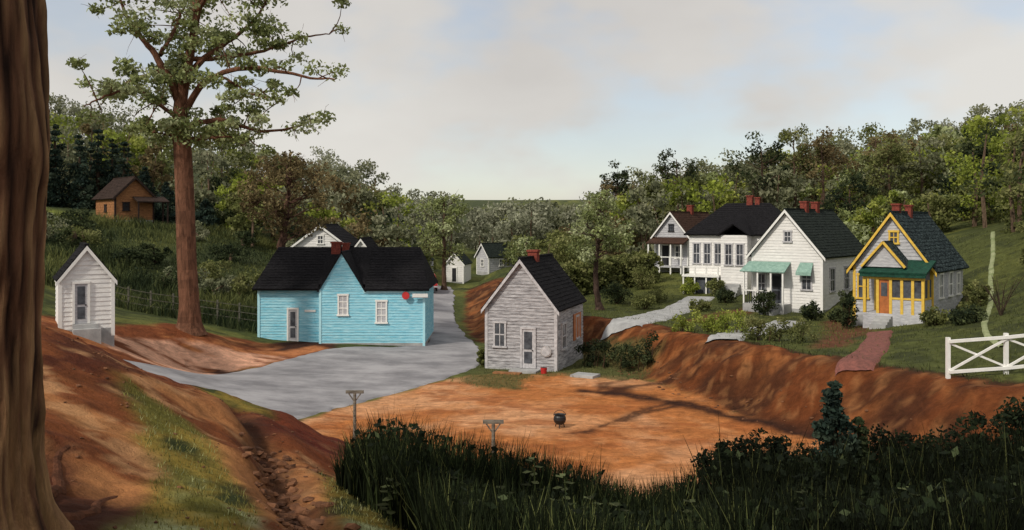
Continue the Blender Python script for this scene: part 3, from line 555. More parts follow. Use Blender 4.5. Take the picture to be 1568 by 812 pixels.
def at(u, v, D): return np.array([(u-784)/1358*D, D, EYE+(340-v)/1358*D])   # image pixel u, v at chosen depth D -> world position

# big shade tree in the left yard: trunk, scaffold limbs, then branchlets and leaf sprays
D = 47; bz = Hs(-17.1, D); bark = (.16, .075, .045); s = Soup()
T = resample([(-17.1, D, bz-.3), at(290, 470, D), at(286, 400, D), at(283, 300, D), at(279, 220, D), at(276, 165, D), at(285, 110, D), at(297, 50, D), at(305, -20, D), at(300, -120, D)], 50)
rad = np.interp(np.arange(50), [0, 3, 6, 22, 28, 49], [.95, .62, .52, .46, .34, .07]); s.tube(T, rad, bark, 14)
limbs = [([(280, 200), (300, 188), (335, 182), (365, 188), (400, 196), (440, 190), (468, 176)], .17, 1.0), ([(281, 175), (305, 140), (340, 118), (390, 112), (440, 118), (490, 128), (520, 132)], .20, -1.5),
         ([(284, 120), (315, 80), (350, 50), (385, 15), (410, -40)], .20, 1.5), ([(290, 90), (330, 85), (385, 65), (440, 40), (490, 25)], .15, 2.2), ([(277, 165), (262, 120), (240, 80), (215, 45), (200, 5), (190, -50)], .24, -1.2),
         ([(262, 125), (235, 108), (200, 112), (160, 135), (140, 152)], .13, 1.3), ([(277, 190), (255, 165), (225, 148), (190, 160), (168, 178)], .13, -2), ([(279, 225), (262, 205), (245, 190), (232, 196)], .10, .8),
         ([(300, 20), (340, -20), (400, -70), (450, -90)], .13, -2), ([(300, 20), (280, -30), (240, -90), (210, -120)], .13, 2), ([(245, 85), (260, 40), (262, 0), (270, -60)], .12, 2.5), ([(340, 118), (375, 140), (410, 150), (440, 158)], .08, -1), ([(281, 235), (310, 215), (350, 213), (385, 218)], .08, -.5)]
pool = [T[30:]]
for pts, r_, dy in limbs:
    q = np.array([at(u, v, D) for u, v in pts]); f = np.linspace(0, 1, len(q)); q[:, 1] += dy*f*1.4
    q = resample(q, 26); q[2:] += np.cumsum(R.normal(size=(24, 3))*.035, 0); s.tube(q, np.linspace(r_, .03, 26), bark, 8); pool.append(q[6:])
pool = np.concatenate(pool); cs = []; rs = []
for i in range(225):
    b = pool[R.integers(len(pool))]; c = b+R.normal(size=3)*np.array([.95, 1.0, .60])+np.array([0, 0, .25]); j = np.argmin(np.linalg.norm(pool-c, axis=1)); a = pool[j]
    q = resample([a, (a+c)/2+R.normal(size=3)*.12, c], 6); s.tube(q, np.linspace(.04, .012, 6), bark, 5); cs.append(c); rs.append(R.uniform(.4, .85))
    for _ in range(2):
        e_ = c+R.normal(size=3)*.4; s.tube(resample([c, (c+e_)/2+R.normal(size=3)*.05, e_], 4), np.linspace(.015, .006, 4), bark, 4)
clumps(s, cs, rs, 95, .25, 'light', .6); s.build('shade_tree', [LEAF, BARK])
# round dark tree behind blue house
D = 63; c = at(442, 298, D); cs = ellip(c, 3.0, 2.8, 3.1, 46)
tree('oak_tree', [(c[0], D, Hs(c[0], D)), at(432, 380, D), at(438, 330, D), at(445, 270, D)], .42, cs, R.uniform(.55, .95, 46), 105, .25, 'brown', bark=(.10, .055, .04))
D = 82; c = at(680, 345, D); cs = ellip(c, 2.3, 2.2, 3.7, 36)
tree('roadside_tree', [(c[0], D, Hs(c[0], D)), c-np.array([0, 0, 2]), c+np.array([0, 0, 2.5])], .25, cs, R.uniform(.6, .95, 36), 90, .28, 'light')
D = 60; c = at(918, 352, D); cs = np.concatenate([ellip(c, 2.2, 2.1, 2.3, 36), ellip(c+np.array([0, 0, 1.9]), 1.1, 1, 1.3, 8)])
tree('maple_tree', [(c[0], D, Hs(c[0], D)), at(912, 430, D), at(915, 370, D), at(918, 310, D)], .24, cs, R.uniform(.45, .8, 44), 95, .22, 'light', bark=(.07, .045, .035))
for u, v, D, rx, rz, pn in [(1258, 245, 100, 2.6, 3.4, 'brown'), (1300, 305, 84, 2.2, 2.4, 'dark'), (1165, 250, 98, 3.2, 3.2, 'dark'), (1215, 238, 102, 3, 3, 'olive'), (1036, 262, 116, 2.9, 3.0, 'dark'), (945, 278, 122, 2.4, 2.6, 'dark'), (1360, 262, 94, 2.6, 3, 'olive'), (1340, 235, 104, 3, 3.2, 'brown')]:
    c = at(u, v, D); cs = ellip(c, rx, rx, rz, 24); g0 = Hs(c[0], D)
    tree('hill_tree', [(c[0], D, g0-.2), (c[0]+.2, D, g0*.5+c[2]*.5), (c[0], D, c[2]+rz*.5)], .22, cs, R.uniform(.7, 1.1, 24), 80, .34, pn)
# wooded hills
def forest(name, pts, size, lo=.12):
    s = Soup()
    for x, y, h, r, pn in pts:
        z = Hs(x, y); s.tube([(x, y, z-.3), (x+R.normal()*.2, y, z+h*.45), (x+R.normal()*.4, y, z+h*.85)], [.18, .13, .05], (.14, .095, .065), 5)
        k = 15; f = np.sort(R.uniform(lo, 1, k)); cs = []
        for q in f:
            rr = r*np.sqrt(max(.05, 1-((q-.55)/.52)**2)); a = R.uniform(0, 2*np.pi); m_ = R.random()**.5*rr
            cs.append((x+m_*math.cos(a), y+m_*math.sin(a), z+h*q))
        clumps(s, cs, R.uniform(.3, .5, k)*r, 62, size, pn)
    return s.build(name, [LEAF, BARK])
def scat(k, xr, yr, hr, rr, pals, cond=None):
    out = []
    while len(out) < k:
        x = R.uniform(*xr); y = R.uniform(*yr)
        if abs(x/y) > .68 or (cond and not cond(x, y)): continue
        out.append((x, y, R.uniform(*hr), R.uniform(*rr), pals[R.integers(len(pals))]))
    return out
notcab = lambda x, y: not (-.56 < x/y < -.36 and y < 97)
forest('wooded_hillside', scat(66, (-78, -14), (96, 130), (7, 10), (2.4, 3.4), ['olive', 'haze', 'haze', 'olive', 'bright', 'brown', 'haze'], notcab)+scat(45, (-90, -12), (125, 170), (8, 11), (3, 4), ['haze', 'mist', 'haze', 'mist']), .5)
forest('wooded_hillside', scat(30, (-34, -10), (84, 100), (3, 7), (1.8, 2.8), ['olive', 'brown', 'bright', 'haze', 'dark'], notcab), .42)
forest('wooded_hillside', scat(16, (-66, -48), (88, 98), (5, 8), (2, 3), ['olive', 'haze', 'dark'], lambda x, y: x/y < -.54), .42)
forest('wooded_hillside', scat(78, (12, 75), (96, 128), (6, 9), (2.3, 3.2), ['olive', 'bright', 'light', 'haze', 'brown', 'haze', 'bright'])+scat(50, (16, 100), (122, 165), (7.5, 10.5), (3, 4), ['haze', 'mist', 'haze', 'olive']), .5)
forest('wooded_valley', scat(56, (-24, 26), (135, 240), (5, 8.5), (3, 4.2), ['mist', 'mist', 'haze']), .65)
forest('wooded_valley', scat(14, (0, 14), (86, 125), (2.5, 5), (1.6, 2.6), ['olive', 'light', 'haze', 'brown']), .4)
forest('hillside_thicket', scat(30, (36, 58), (62, 96), (5.5, 9.5), (2, 3), ['olive', 'dark', 'bright', 'haze'], lambda x, y: x/y > .515), .36)
forest('hillside_thicket', scat(30, (20, 46), (76, 94), (2, 4.5), (1.6, 2.4), ['bright', 'bright', 'olive', 'light']), .36)
forest('hillside_thicket', scat(16, (29, 44), (44, 66), (1.8, 4.2), (1.0, 1.8), ['dark', 'olive'], lambda x, y: .555 < x/y < .66 ), .26, .02)
forest('meadow_brush', scat(34, (-44, -14), (60, 88), (.7, 1.9), (.8, 1.7), ['dark', 'olive', 'haze', 'dark'], lambda x, y: x/y < -.24 and not (-.50 < x/y < -.36 and y > 78)), .22, .02)
def conifer(name, x, y, h, r, size, pn='blue', per=60, tiers=13):
    s = Soup(); z = Hs(x, y); s.tube([(x, y, z-.2), (x, y, z+h*.5), (x, y, z+h)], [.03*h, .02*h, .004*h], (.07, .045, .03), 6); cs = []; rs = []
    for i in range(tiers):
        q = .04+.94*i/(tiers-1); rr = r*(1-q)**.8+.02*h
        for j in range(max(3, int(8*(1-q)+1))):
            a = R.uniform(0, 6.28); m_ = rr*R.uniform(.3, .95); cs.append((x+m_*math.cos(a), y+m_*math.sin(a), z+h*q-m_*.12)); rs.append(rr*.45+.02*h)
            s.tube([(x, y, z+h*q), cs[-1]], [.006*h, .003*h], (.07, .045, .03), 4)
    clumps(s, cs, rs, per, size, pn, .6); return s.build(name, [LEAF, BARK])
for u, D, h, r in [(66, 91, 7.2, 1.7), (84, 92, 8.4, 1.7), (122, 93, 7.6, 1.6), (150, 95, 8.4, 1.8), (172, 97, 7.6, 1.7), (190, 95, 7.4, 1.7), (222, 92, 5.2, 1.6), (255, 92, 4.0, 1.9), (285, 91, 3.6, 1.9), (315, 91, 3.2, 1.9)]:
    conifer('cedar_tree', (u-784)/1358*D, D, h, r, .35, 'blue', 42)
conifer('pine_sapling', 5.1, 14.0, 4.98-Hs(5.1, 14), .50, .09, 'blue', 110, 20); conifer('pine_sapling', 5.55, 14.2, 4.35-Hs(5.55, 14.2), .42, .09, 'dark', 90, 14)

# shrubs and hedges
def shrub(name, x, y, rx, ry, h, pn, size=.14, k=26, per=70):
    z = Hs(x, y); s = Soup(); cs = ellip((x, y, z+h*.5), rx*.85, ry*.85, h*.45, k, .2)
    for c in cs[:10]: s.tube([(x, y, z-.1), ((x+c[0])/2, (y+c[1])/2, z+h*.3), c], [.03, .02, .01], (.08, .05, .03), 4)
    clumps(s, cs, R.uniform(.25, .42, k)*min(rx, h), per, size, pn, .9); return s.build(name, [LEAF, BARK])
def hedge(name, a, b, wd, h, pn, size=.12, per=60):
    s = Soup(); a = np.array(a, float); b = np.array(b, float); L_ = np.linalg.norm(b-a); k = int(L_*wd*h*11)+10; nrm = np.array([-(b-a)[1], (b-a)[0]])/L_
    t = R.random(k); o = R.uniform(-.5, .5, k)*wd; xy = a+(b-a)*t[:, None]+nrm*o[:, None]; z = H(xy[:, 0], xy[:, 1])+R.uniform(.08, .95, k)*h
    clumps(s, np.c_[xy, z], R.uniform(.2, .32, k), per, size, pn, .9)
    for q in t[:12]:
        p = a+(b-a)*q; zz = Hs(*p); s.tube([(p[0], p[1], zz-.1), (p[0]+.1, p[1], zz+h*.6)], [.03, .015], (.08, .05, .03), 4)
    return s.build(name, [LEAF, BARK])
hedge('hedge', (3.7, 46.4), (7.0, 44.4), 1.1, 1.35, 'dark'); hedge('hedge', (8.7, 46.8), (11.6, 44.0), 1.0, 1.1, 'bright'); hedge('hedge', (11.0, 41.8), (13.4, 39.6), 1.0, 1.05, 'olive')
for x, y, rx, h, pn in [(-1.5, 45.6, .35, 1.0, 'olive'), (16.0, 56.2, 1.0, 1.5, 'dark'), (18.0, 53.3, .75, 1.1, 'dark'), (17.7, 46.8, .75, 2.2, 'dark'), (23.2, 44.9, .5, 1.6, 'olive'), (24.8, 47.0, .5, 1.5, 'olive'), (13.6, 67.6, .8, 1.2, 'bright'), (15.2, 66, .8, 1.3, 'olive'), (12.3, 58, .9, .7, 'olive'),
                        (10.3, 64, 1.0, 1.0, 'olive'), (20.9, 40.8, .8, .8, 'dark'), (9.0, 60, 1.1, 1.0, 'olive'), (7.5, 64, 1.2, 1.6, 'dark'), (19.0, 51.9, .6, .8, 'dark'), (15.0, 62.5, .8, 1.0, 'dark'), (20.3, 42.6, .7, .8, 'olive'), (3.2, 60, 1.3, 1.8, 'olive'), (10.6, 72, 1.4, 2.2, 'olive'), (8, 76, 1.6, 2.6, 'light'), (26.6, 40, .8, 1.7, 'dark'), (29.4, 50, .8, 1.4, 'olive')]:
    shrub('shrub', x, y, rx, rx, h, pn)
hedge('wall_thicket', (2.0, 68), (12.0, 76), 2.2, 2.6, 'olive', .25, 40)
# black-green bushes standing in the weeds, right foreground
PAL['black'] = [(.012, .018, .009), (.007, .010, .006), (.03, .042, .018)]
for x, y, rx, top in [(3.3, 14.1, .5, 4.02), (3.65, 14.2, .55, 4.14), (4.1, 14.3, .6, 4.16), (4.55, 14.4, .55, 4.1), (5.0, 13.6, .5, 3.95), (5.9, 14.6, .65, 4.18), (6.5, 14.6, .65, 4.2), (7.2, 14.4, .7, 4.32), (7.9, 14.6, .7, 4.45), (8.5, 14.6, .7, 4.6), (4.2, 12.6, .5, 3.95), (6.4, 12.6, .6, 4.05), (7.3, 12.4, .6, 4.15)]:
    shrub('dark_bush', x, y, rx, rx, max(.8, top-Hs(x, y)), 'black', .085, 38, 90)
# thin bare shrub on the right slope
s = Soup(); bx, by = 22.6, 41; bz = Hs(bx, by)
for i in range(16):
    a = R.uniform(0, 6.28); l = R.uniform(.7, 1.5); q = resample([(bx, by, bz-.1), (bx+.25*l*math.cos(a), by+.25*l*math.sin(a), bz+.6*l), (bx+.65*l*math.cos(a), by+.65*l*math.sin(a), bz+1.3*l)], 7); s.tube(q, np.linspace(.028, .007, 7), (.07, .05, .035), 5, 0)
    for j in (3, 4, 5): e_ = q[j]+R.normal(size=3)*.22+np.array([0, 0, .2]); s.tube([q[j], e_], [.01, .005], (.07, .05, .035), 4, 0)
s.build('bare_shrub', [BARK])

# grasses
def field(name, k, xr, yr, h, wd, cols, cond=None, lean=.3):
    x = R.uniform(*xr, k); y = R.uniform(*yr, k)
    if cond is not None: m_ = cond(x, y); x = x[m_]; y = y[m_]
    z = H(x, y)-.03; s = Soup(); k = len(x); hh = R.uniform(.5, 1.2, k)*(h(x, y) if callable(h) else h)
    cols = np.array(cols); f = (fbm(x, y, 5.0, 61, 4)*1.7-.35+R.normal(size=k)*.22).clip(0, .999)*(len(cols)-1); i = f.astype(int); f = (f-i)[:, None]; base = cols[i]*(1-f)+cols[i+1]*f
    s.blades(np.c_[x, y, z], hh, wd*R.uniform(.6, 1.4, k), base*R.uniform(.75, 1.3, (k, 1)), lean); return s.build(name, [GR])
field('meadow_grass', 60000, (-48, -11), (53, 96), lambda x, y: .25+.75*sstep(.42, .66, fbm(x, y, 6, 91, 3)), .065, [(.025, .038, .018), (.05, .066, .026), (.085, .10, .036), (.16, .17, .055)], lambda x, y: (x/y < -.2) & ((x > -36) | (y < 83)))
field('lawn_grass', 34000, (2, 34), (27, 80), .15, .032, [(.04, .052, .018), (.10, .115, .035), (.16, .17, .05)], lambda x, y: (sdf(x, y, PLATEAU) < -1.9) & (np.abs(x/y) < .62) & (lined(x, y, [(18.7, 33.9), (19.7, 36.9), (22.1, 41.3), (24.7, 45.8), (28, 51.8), (33.5, 61.8)]) > .25))
field('verge_grass', 9000, (-7, 8), (38, 52), .13, .03, [(.06, .08, .03), (.10, .12, .045), (.14, .15, .06)], lambda x, y: sdf(x, y, VERGE)+(fbm(x, y, 1.1, 31, 4)-.5)*2 < .2)
field('bank_grass', 20000, (-6.4, -.3), (7.5, 15), .09, .010, [(.07, .075, .02), (.18, .16, .04), (.28, .27, .09), (.42, .44, .24)], lambda x, y: np.minimum(sdf(x, y, GP1), sdf(x, y, GP2))+(fbm(x, y, 1.1, 31, 4)-.5)*.7 < .02)
k = 9000; x = R.uniform(0, 20, k); y = R.uniform(24, 58, k); m_ = np.abs(sdf(x, y, PLATEAU)+2.0+(fbm(x, y, 1.1, 31, 4)-.5)*.6) < .28; x = x[m_]; y = y[m_]; s = Soup(); s.blades(np.c_[x, y, H(x, y)-.03], R.uniform(.1, .34, len(x)), R.uniform(.02, .045, len(x)), np.array([.05, .06, .022])*R.uniform(.4, 1.8, (len(x), 1)), .5); s.build('bank_lip_grass', [GR])
# tall weeds in the foreground
tx = [-3.4, -3.1, -2.6, -1.9, -.9, .5, 1.5, 2.2, 2.9, 3.4, 4.7, 5.6, 7.4, 8.1, 12]; tz = [3.3, 3.7, 4.25, 4.62, 4.25, 3.98, 3.68, 3.45, 3.66, 4.12, 4.08, 4.15, 4.25, 4.5, 4.8]
WEED = [(-3.1, 17), (-2.8, 14), (-1.0, 10.8), (-.3, 7), (20, 7), (14, 17), (0, 17)]
def wh_(x, y):
    tt = np.interp(x*14/np.maximum(y, 10), tx, tz); top = tt-(EYE-tt)*(y-14)/14
    return np.clip(top-H(x, y), .2, 2.1)*np.where(y < 12.5, .72, 1)*.97
s = Soup(); k = 70000; x = R.uniform(-3.4, 12, k); y = R.uniform(8.2, 15.6, k); m_ = (sdf(x, y, WEED)+(fbm(x, y, .8, 7)-.5)*.8 < 0) & (x/y < .64); x = x[m_]; y = y[m_]; k = len(x); hh = wh_(x, y)*R.uniform(.3, 1.0, k)**.6*(1+.45*(fbm(x, y, .6, 77)-.5)); hh = np.where(R.random(k) < .004, hh*1.25, hh)
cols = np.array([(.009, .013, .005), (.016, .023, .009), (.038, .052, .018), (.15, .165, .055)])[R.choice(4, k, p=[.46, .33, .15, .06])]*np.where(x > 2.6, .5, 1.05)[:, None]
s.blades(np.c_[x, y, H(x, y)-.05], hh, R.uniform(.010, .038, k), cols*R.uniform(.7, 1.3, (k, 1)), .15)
kk = 11000; x = R.uniform(-2.5, 11, kk); y = R.uniform(8.5, 15, kk); m_ = (sdf(x, y, WEED) < -.1) & ((fbm(x, y, 1.5, 88) > .5) | (x > 2.6)); x = x[m_]; y = y[m_]
s.leaves(np.c_[x, y, H(x, y)+wh_(x, y)*R.uniform(.2, .9, len(x))], R.uniform(.07, .18, len(x)), np.array([(.010, .015, .007), (.02, .03, .012), (.07, .09, .04)])[R.choice(3, len(x), p=[.68, .27, .05])])
s.build('tall_weeds', [GR])
def leafy(name, x, y, h):
    s = Soup(); z = Hs(x, y)-.05; s.tube([(x, y, z), (x+.04, y, z+h*.6), (x+.02, y, z+h)], [.02, .014, .006], (.07, .09, .03), 5, 1)
    for i in range(16):
        q = .25+.72*i/15; a = i*2.4; L_ = .26*(1.15-q*.6); dv = np.array([math.cos(a), math.sin(a), .25]); sd = np.array([-math.sin(a), math.cos(a), 0]); b = np.array([x, y, z+h*q]); col = np.array((.12, .14, .06))*R.uniform(.25, 1.2)
        p1 = b+dv*L_*.35; p2 = b+dv*L_*.75+np.array([0, 0, -.03]); p3 = b+dv*L_*np.array([1, 1, .3]); ww = L_*.28
        s.add([[b, p1-sd*ww, p2-sd*ww*.8, p3], [b, p3, p2+sd*ww*.8, p1+sd*ww]], col)
    return s.build(name, [GR, BARK])
for u, D, top in [(815, 12.4, 690), (770, 12, 735), (862, 11.8, 715), (905, 11.6, 750), (945, 11.2, 760), (700, 12, 720), (1060, 11.5, 755), (1230, 11.5, 740), (1390, 11.6, 735), (600, 12, 725)]:
    p = at(u, top, D); leafy('leafy_weed', p[0], p[1], max(.4, p[2]-Hs(p[0], p[1])))

# rocks and clods
def rocks(name, pts, mat):
    ico = [(-.5257, 0, .8507), (.5257, 0, .8507), (-.5257, 0, -.8507), (.5257, 0, -.8507), (0, .8507, .5257), (0, .8507, -.5257), (0, -.8507, .5257), (0, -.8507, -.5257), (.8507, .5257, 0), (-.8507, .5257, 0), (.8507, -.5257, 0), (-.8507, -.5257, 0)]
    fc = [(0, 4, 1), (0, 9, 4), (9, 5, 4), (4, 5, 8), (4, 8, 1), (8, 10, 1), (8, 3, 10), (5, 3, 8), (5, 2, 3), (2, 7, 3), (7, 10, 3), (7, 6, 10), (7, 11, 6), (11, 0, 6), (0, 1, 6), (6, 1, 10), (9, 0, 11), (9, 11, 2), (9, 2, 5), (7, 2, 11)]
    V = []; F = []; ico = np.array(ico)
    for x, y, r in pts:
        v = ico*R.uniform(.65, 1.25, (12, 1))*np.array([R.uniform(.8, 1.5), R.uniform(.8, 1.3), R.uniform(.4, .7)])*r; a = R.uniform(0, 6.28); v = np.c_[v[:, 0]*math.cos(a)-v[:, 1]*math.sin(a), v[:, 0]*math.sin(a)+v[:, 1]*math.cos(a), v[:, 2]]
        i = len(V); V += list(v+np.array([x, y, Hs(x, y)+r*.05])); F += [tuple(i+q for q in f) for f in fc]
    return mesh(name, V, F, mat)
gp = resample(GULLY, 60); pts = []
for i in range(230):
    q = gp[R.integers(12, 58)]; pts.append((q[0]+R.normal()*.22, q[1]+R.normal()*.2, R.uniform(.03, .12)))
rocks('gully_rocks', pts, ROCK)
pts = [(R.uniform(-8, -2.6), R.uniform(8.5, 18), R.uniform(.012, .035)) for _ in range(240)]; rocks('dirt_clods', pts, ROCK)
pts = []
while len(pts) < 140:
    x = R.uniform(3, 16); y = R.uniform(25, 47)
    if abs(float(sdf(np.array([x]), np.array([y]), PLATEAU)[0])-1.2) < 1.0: pts.append((x, y, R.uniform(.03, .09)))
rocks('bank_clods', pts, ROCK)

# ---------------------------------------------------------------- near trunk with roots
K = 170; S = 110; TX = -4.80; tb = Hs(TX, 7.9)
zz = np.linspace(-.8, 9, K); an = np.linspace(0, 2*np.pi, S+1)
ZZ, AA = np.meshgrid(zz, an, indexing='ij'); hgt = np.clip(ZZ, 0, None)
rad = .45+.13*sstep(1.6, 3.4, hgt)+.34*np.exp(-np.clip(ZZ+.3, 0, None)/.45)*(.75+.55*np.cos(5*AA+.6)**2)+.04*np.sin(3*AA+hgt*.8)
cx_, cy_ = np.cos(AA)*2.2, np.sin(AA)*2.2
rad += (fbm(cx_*1.0+ZZ*.12, cy_+ZZ*.10, .24, 101, 3)-.5)*.13+(fbm(cx_*.5+ZZ*.9, cy_*.5+ZZ*.5, .7, 109, 3)-.5)*.12
kn = np.exp(-(((AA-5.55)/.28)**2+((hgt-.95)/.32)**2)); rad += .07*kn-.12*np.exp(-(((AA-5.55)/.12)**2+((hgt-.95)/.17)**2))
VX = TX+.05*np.sin(ZZ*.7)+rad*np.cos(AA); VY = 7.9+rad*np.sin(AA); VZ = tb+ZZ
nn = fbm(cx_+ZZ*.12, cy_+ZZ*.10, .24, 101, 3); nm = fbm(cx_*2+ZZ*.3, cy_*2, .2, 131, 3)
tc_ = np.ones(VX.shape+(3,))*np.array([.17, .080, .045]); tc_ = mixc(tc_, (.035, .018, .013), sstep(.50, .36, nn)); tc_ = mixc(tc_, (.38, .22, .11), sstep(.50, .64, nn)*.9); tc_ = mixc(tc_, (.40, .23, .10), sstep(1.8, .4, ZZ)*.55*sstep(.4, .55, nm)); tc_ = mixc(tc_, (.03, .015, .012), np.exp(-(((AA-5.55)/.13)**2+((hgt-.95)/.18)**2)))
TB = attr_mat('trunk_bark', .95, 0, nscale=3, namt=.5, bump=1.0, bscale=9, stretch=(2.5, 2.5, .3))
grid_mesh('old_oak_trunk', VX, VY, VZ, tc_, TB)
s = Soup()
for pts, r in [([(-4.5, 8.1), (-4.2, 8.8), (-4.35, 9.6), (-4.1, 10.3)], .10), ([(-4.7, 8.2), (-4.75, 9.2), (-5.2, 10.2), (-5.1, 11.6)], .11)]:
    q = resample([(a, b) for a, b in pts], 22); q += (np.stack([fbm(q[:, 0], q[:, 1], .5, 5), fbm(q[:, 0], q[:, 1], .5, 6)], 1)-.5)*.25
    s.tube(np.c_[q, H(q[:, 0], q[:, 1])+np.linspace(.0, -.07, 22)], np.linspace(r, r*.25, 22), (.15, .06, .032), 10, 0)
s.build('tree_roots', [TB])

# ---------------------------------------------------------------- small objects
def clothes_post(x, y, top):
    z = Hs(x, y); e = empty('clothesline_post', (x, y, z)); h = top-z
    disc('post', e, (0, 0, -.2), .06, h+.2, BARKP, 'z', 10, .05); box('crossarm', e, -.3, .3, -.045, .045, h-.06, h+.04, BARKP); beam('brace_l', e, (-.2, 0, h-.07), (-.04, 0, h-.3), .035, BARKP); beam('brace_r', e, (.2, 0, h-.07), (.04, 0, h-.3), .035, BARKP)
clothes_post(-5.32, 30, 1.76); clothes_post(-.54, 25.6, 1.74)
z = Hs(1.75, 32.5); e = empty('wash_kettle', (1.75, 32.5, z)); V = []; F = []
prof = [(.02, .1), (.12, .11), (.2, .18), (.235, .28), (.22, .38), (.19, .43), (.22, .47), (.20, .47), (.17, .43), (.18, .3), (.02, .16)]
for r, h in prof:
    for k in range(20): a = k*math.pi/10; V.append((r*math.cos(a), r*math.sin(a), h))
for i in range(len(prof)-1):
    for k in range(20): j = (k+1) % 20; F.append((i*20+k, i*20+j, (i+1)*20+j, (i+1)*20+k))
mesh('pot_body', V, F, IRON, e)
for k in range(3): a = k*2.09+.4; beam('leg', e, (.15*math.cos(a), .15*math.sin(a), .16), (.2*math.cos(a), .2*math.sin(a), -.05), .035, IRON)
pr = None
for k in range(9):
    a = math.pi*k/8; q = (.23*math.cos(a), 0, .42+.20*math.sin(a))
    if pr: beam('handle', e, pr, q, .018, IRON)
    pr = q
# white crossbuck fence on the right
e = empty('white_rail_fence', (14.75, 30.0, 0)); fx = [14.75, 16.6, 18.5, 20.4]; fy = [30.0, 29.8, 29.6, 29.4]; tops = []
for a, b in zip(fx, fy): z = Hs(a, b); tops.append((a-14.75, b-30, z)); box('post', e, a-14.75-.06, a-14.75+.06, b-30-.06, b-30+.06, z-.3, z+1.38, WTRIM)
for (a, b, z), (a2, b2, z2) in zip(tops[:-1], tops[1:]):
    beam('top_rail', e, (a, b-.08, z+1.25), (a2, b2-.08, z2+1.25), .10, WTRIM); beam('bottom_rail', e, (a, b-.08, z+.22), (a2, b2-.08, z2+.22), .10, WTRIM)
    beam('cross_a', e, (a, b-.06, z+.25), (a2, b2-.06, z2+1.2), .07, WTRIM); beam('cross_b', e, (a, b-.02, z+1.2), (a2, b2-.02, z2+.25), .07, WTRIM)
# field fence on the left
e = empty('field_fence', (-24.5, 55, 0)); px_ = np.linspace(-26, -15.5, 9); pr = None
for a in px_:
    b = 54+.1*(a+24); z = Hs(a, b); p = (a+24.5, b-55, z); box('post', e, p[0]-.05, p[0]+.05, p[1]-.05, p[1]+.05, z-.2, z+1.35, RAILP)
    if pr:
        for hh_ in (.4, .8, 1.2): beam('rail', e, (pr[0], pr[1]-.07, pr[2]+hh_), (p[0], p[1]-.07, p[2]+hh_), .035, RAILP)
    pr = p
# parked red car by the road
z = Hs(-7.8, 80)+.06; e = empty('parked_car', (-7.6, 80, z), .12)
prof = [(-2, .35), (-2.05, .7), (-1.95, .95), (-1.3, 1.0), (-.9, 1.45), (.5, 1.48), (1.0, 1.02), (1.95, .9), (2.05, .6), (2.0, .35)]
V = [(-.8 if abs(zc) < 1.1 else -.62, yc, zc) for yc, zc in prof]+[(.8 if abs(zc) < 1.1 else .62, yc, zc) for yc, zc in prof]; k = len(prof)
mesh('body', V, [tuple(range(k)), tuple(range(2*k-1, k-1, -1))]+[(i, (i+1) % k, k+(i+1) % k, k+i) for i in range(k)], REDP, e)
slab('rear_window', e, [(-.6, -1.3, 1.08), (.6, -1.3, 1.08), (.5, -1.0, 1.42), (-.5, -1.0, 1.42)], .02, GLASS); box('bumper', e, -.8, .8, -2.12, -2.05, .4, .52, TIN)
for sx in (-.82, .66):
    for sy in (-1.25, 1.3): disc('wheel', e, (sx, sy, .32), .32, .16, RUB, 'x', 18)

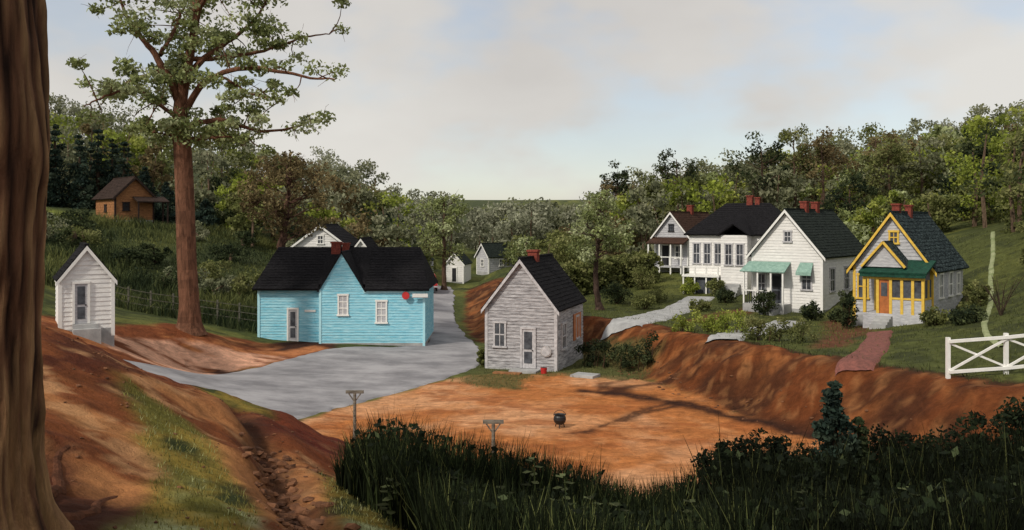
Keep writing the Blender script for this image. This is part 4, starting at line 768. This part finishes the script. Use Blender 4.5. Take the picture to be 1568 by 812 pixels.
# ---------------------------------------------------------------- sky, sun, camera
wd = bpy.data.worlds.new('World'); scene.world = wd; wd.use_nodes = True; nt = wd.node_tree; N = nt.nodes; L = nt.links; N.clear()
sun_dir = Vector((-.60, -.64, .74)).normalized(); el = math.asin(sun_dir.z); rot = math.atan2(sun_dir.x, sun_dir.y)
sky = N.new('ShaderNodeTexSky'); sky.sky_type = 'NISHITA'; sky.sun_disc = False; sky.sun_elevation = el; sky.sun_rotation = rot; sky.dust_density = .8
b1 = N.new('ShaderNodeBackground'); b1.inputs['Strength'].default_value = .14; L.new(sky.outputs[0], b1.inputs['Color'])
tc = N.new('ShaderNodeTexCoord'); mp = N.new('ShaderNodeMapping'); mp.inputs['Scale'].default_value = (1, 1, 2.0); mp.inputs['Location'].default_value = (2.35, .6, .4); L.new(tc.outputs['Generated'], mp.inputs[0])
no = N.new('ShaderNodeTexNoise'); no.inputs['Scale'].default_value = 4.6; no.inputs['Detail'].default_value = 4; no.inputs['Roughness'].default_value = .5; L.new(mp.outputs[0], no.inputs['Vector'])
cr = N.new('ShaderNodeMapRange'); cr.interpolation_type = 'SMOOTHSTEP'; cr.inputs[1].default_value = .36; cr.inputs[2].default_value = .56; cr.inputs[3].default_value = .52; cr.inputs[4].default_value = .95; L.new(no.outputs[0], cr.inputs[0])
no2 = N.new('ShaderNodeTexNoise'); no2.inputs['Scale'].default_value = 2.4; no2.inputs['Detail'].default_value = 5; L.new(mp.outputs[0], no2.inputs['Vector'])
rp = N.new('ShaderNodeValToRGB'); rp.color_ramp.elements[0].position = .35; rp.color_ramp.elements[1].position = .65; rp.color_ramp.elements[0].color = (.62, .585, .545, 1); rp.color_ramp.elements[1].color = (.76, .73, .68, 1); L.new(no2.outputs[0], rp.inputs[0])
b2 = N.new('ShaderNodeBackground'); b2.inputs['Strength'].default_value = 1.0; L.new(rp.outputs[0], b2.inputs['Color'])
mx = N.new('ShaderNodeMixShader'); L.new(cr.outputs[0], mx.inputs[0]); L.new(b1.outputs[0], mx.inputs[1]); L.new(b2.outputs[0], mx.inputs[2])
out = N.new('ShaderNodeOutputWorld'); L.new(mx.outputs[0], out.inputs[0])
sd = bpy.data.lights.new('sun', 'SUN'); sd.energy = 2.6; sd.angle = math.radians(5); sd.color = (1, .93, .82); so = bpy.data.objects.new('sun', sd); scene.collection.objects.link(so)
so.rotation_euler = sun_dir.to_track_quat('Z', 'Y').to_euler()
cd = bpy.data.cameras.new('camera'); cd.sensor_width = 36; cd.lens = 36*1358/1568; cd.shift_y = -(406-340)/1568; cd.clip_end = 5000; cd.clip_start = .1
co = bpy.data.objects.new('camera', cd); co.location = (0, 0, EYE); co.rotation_euler = (math.radians(90), 0, 0); scene.collection.objects.link(co); scene.camera = co
scene.view_settings.view_transform = 'Standard'; scene.view_settings.look = 'None'; scene.view_settings.exposure = 0
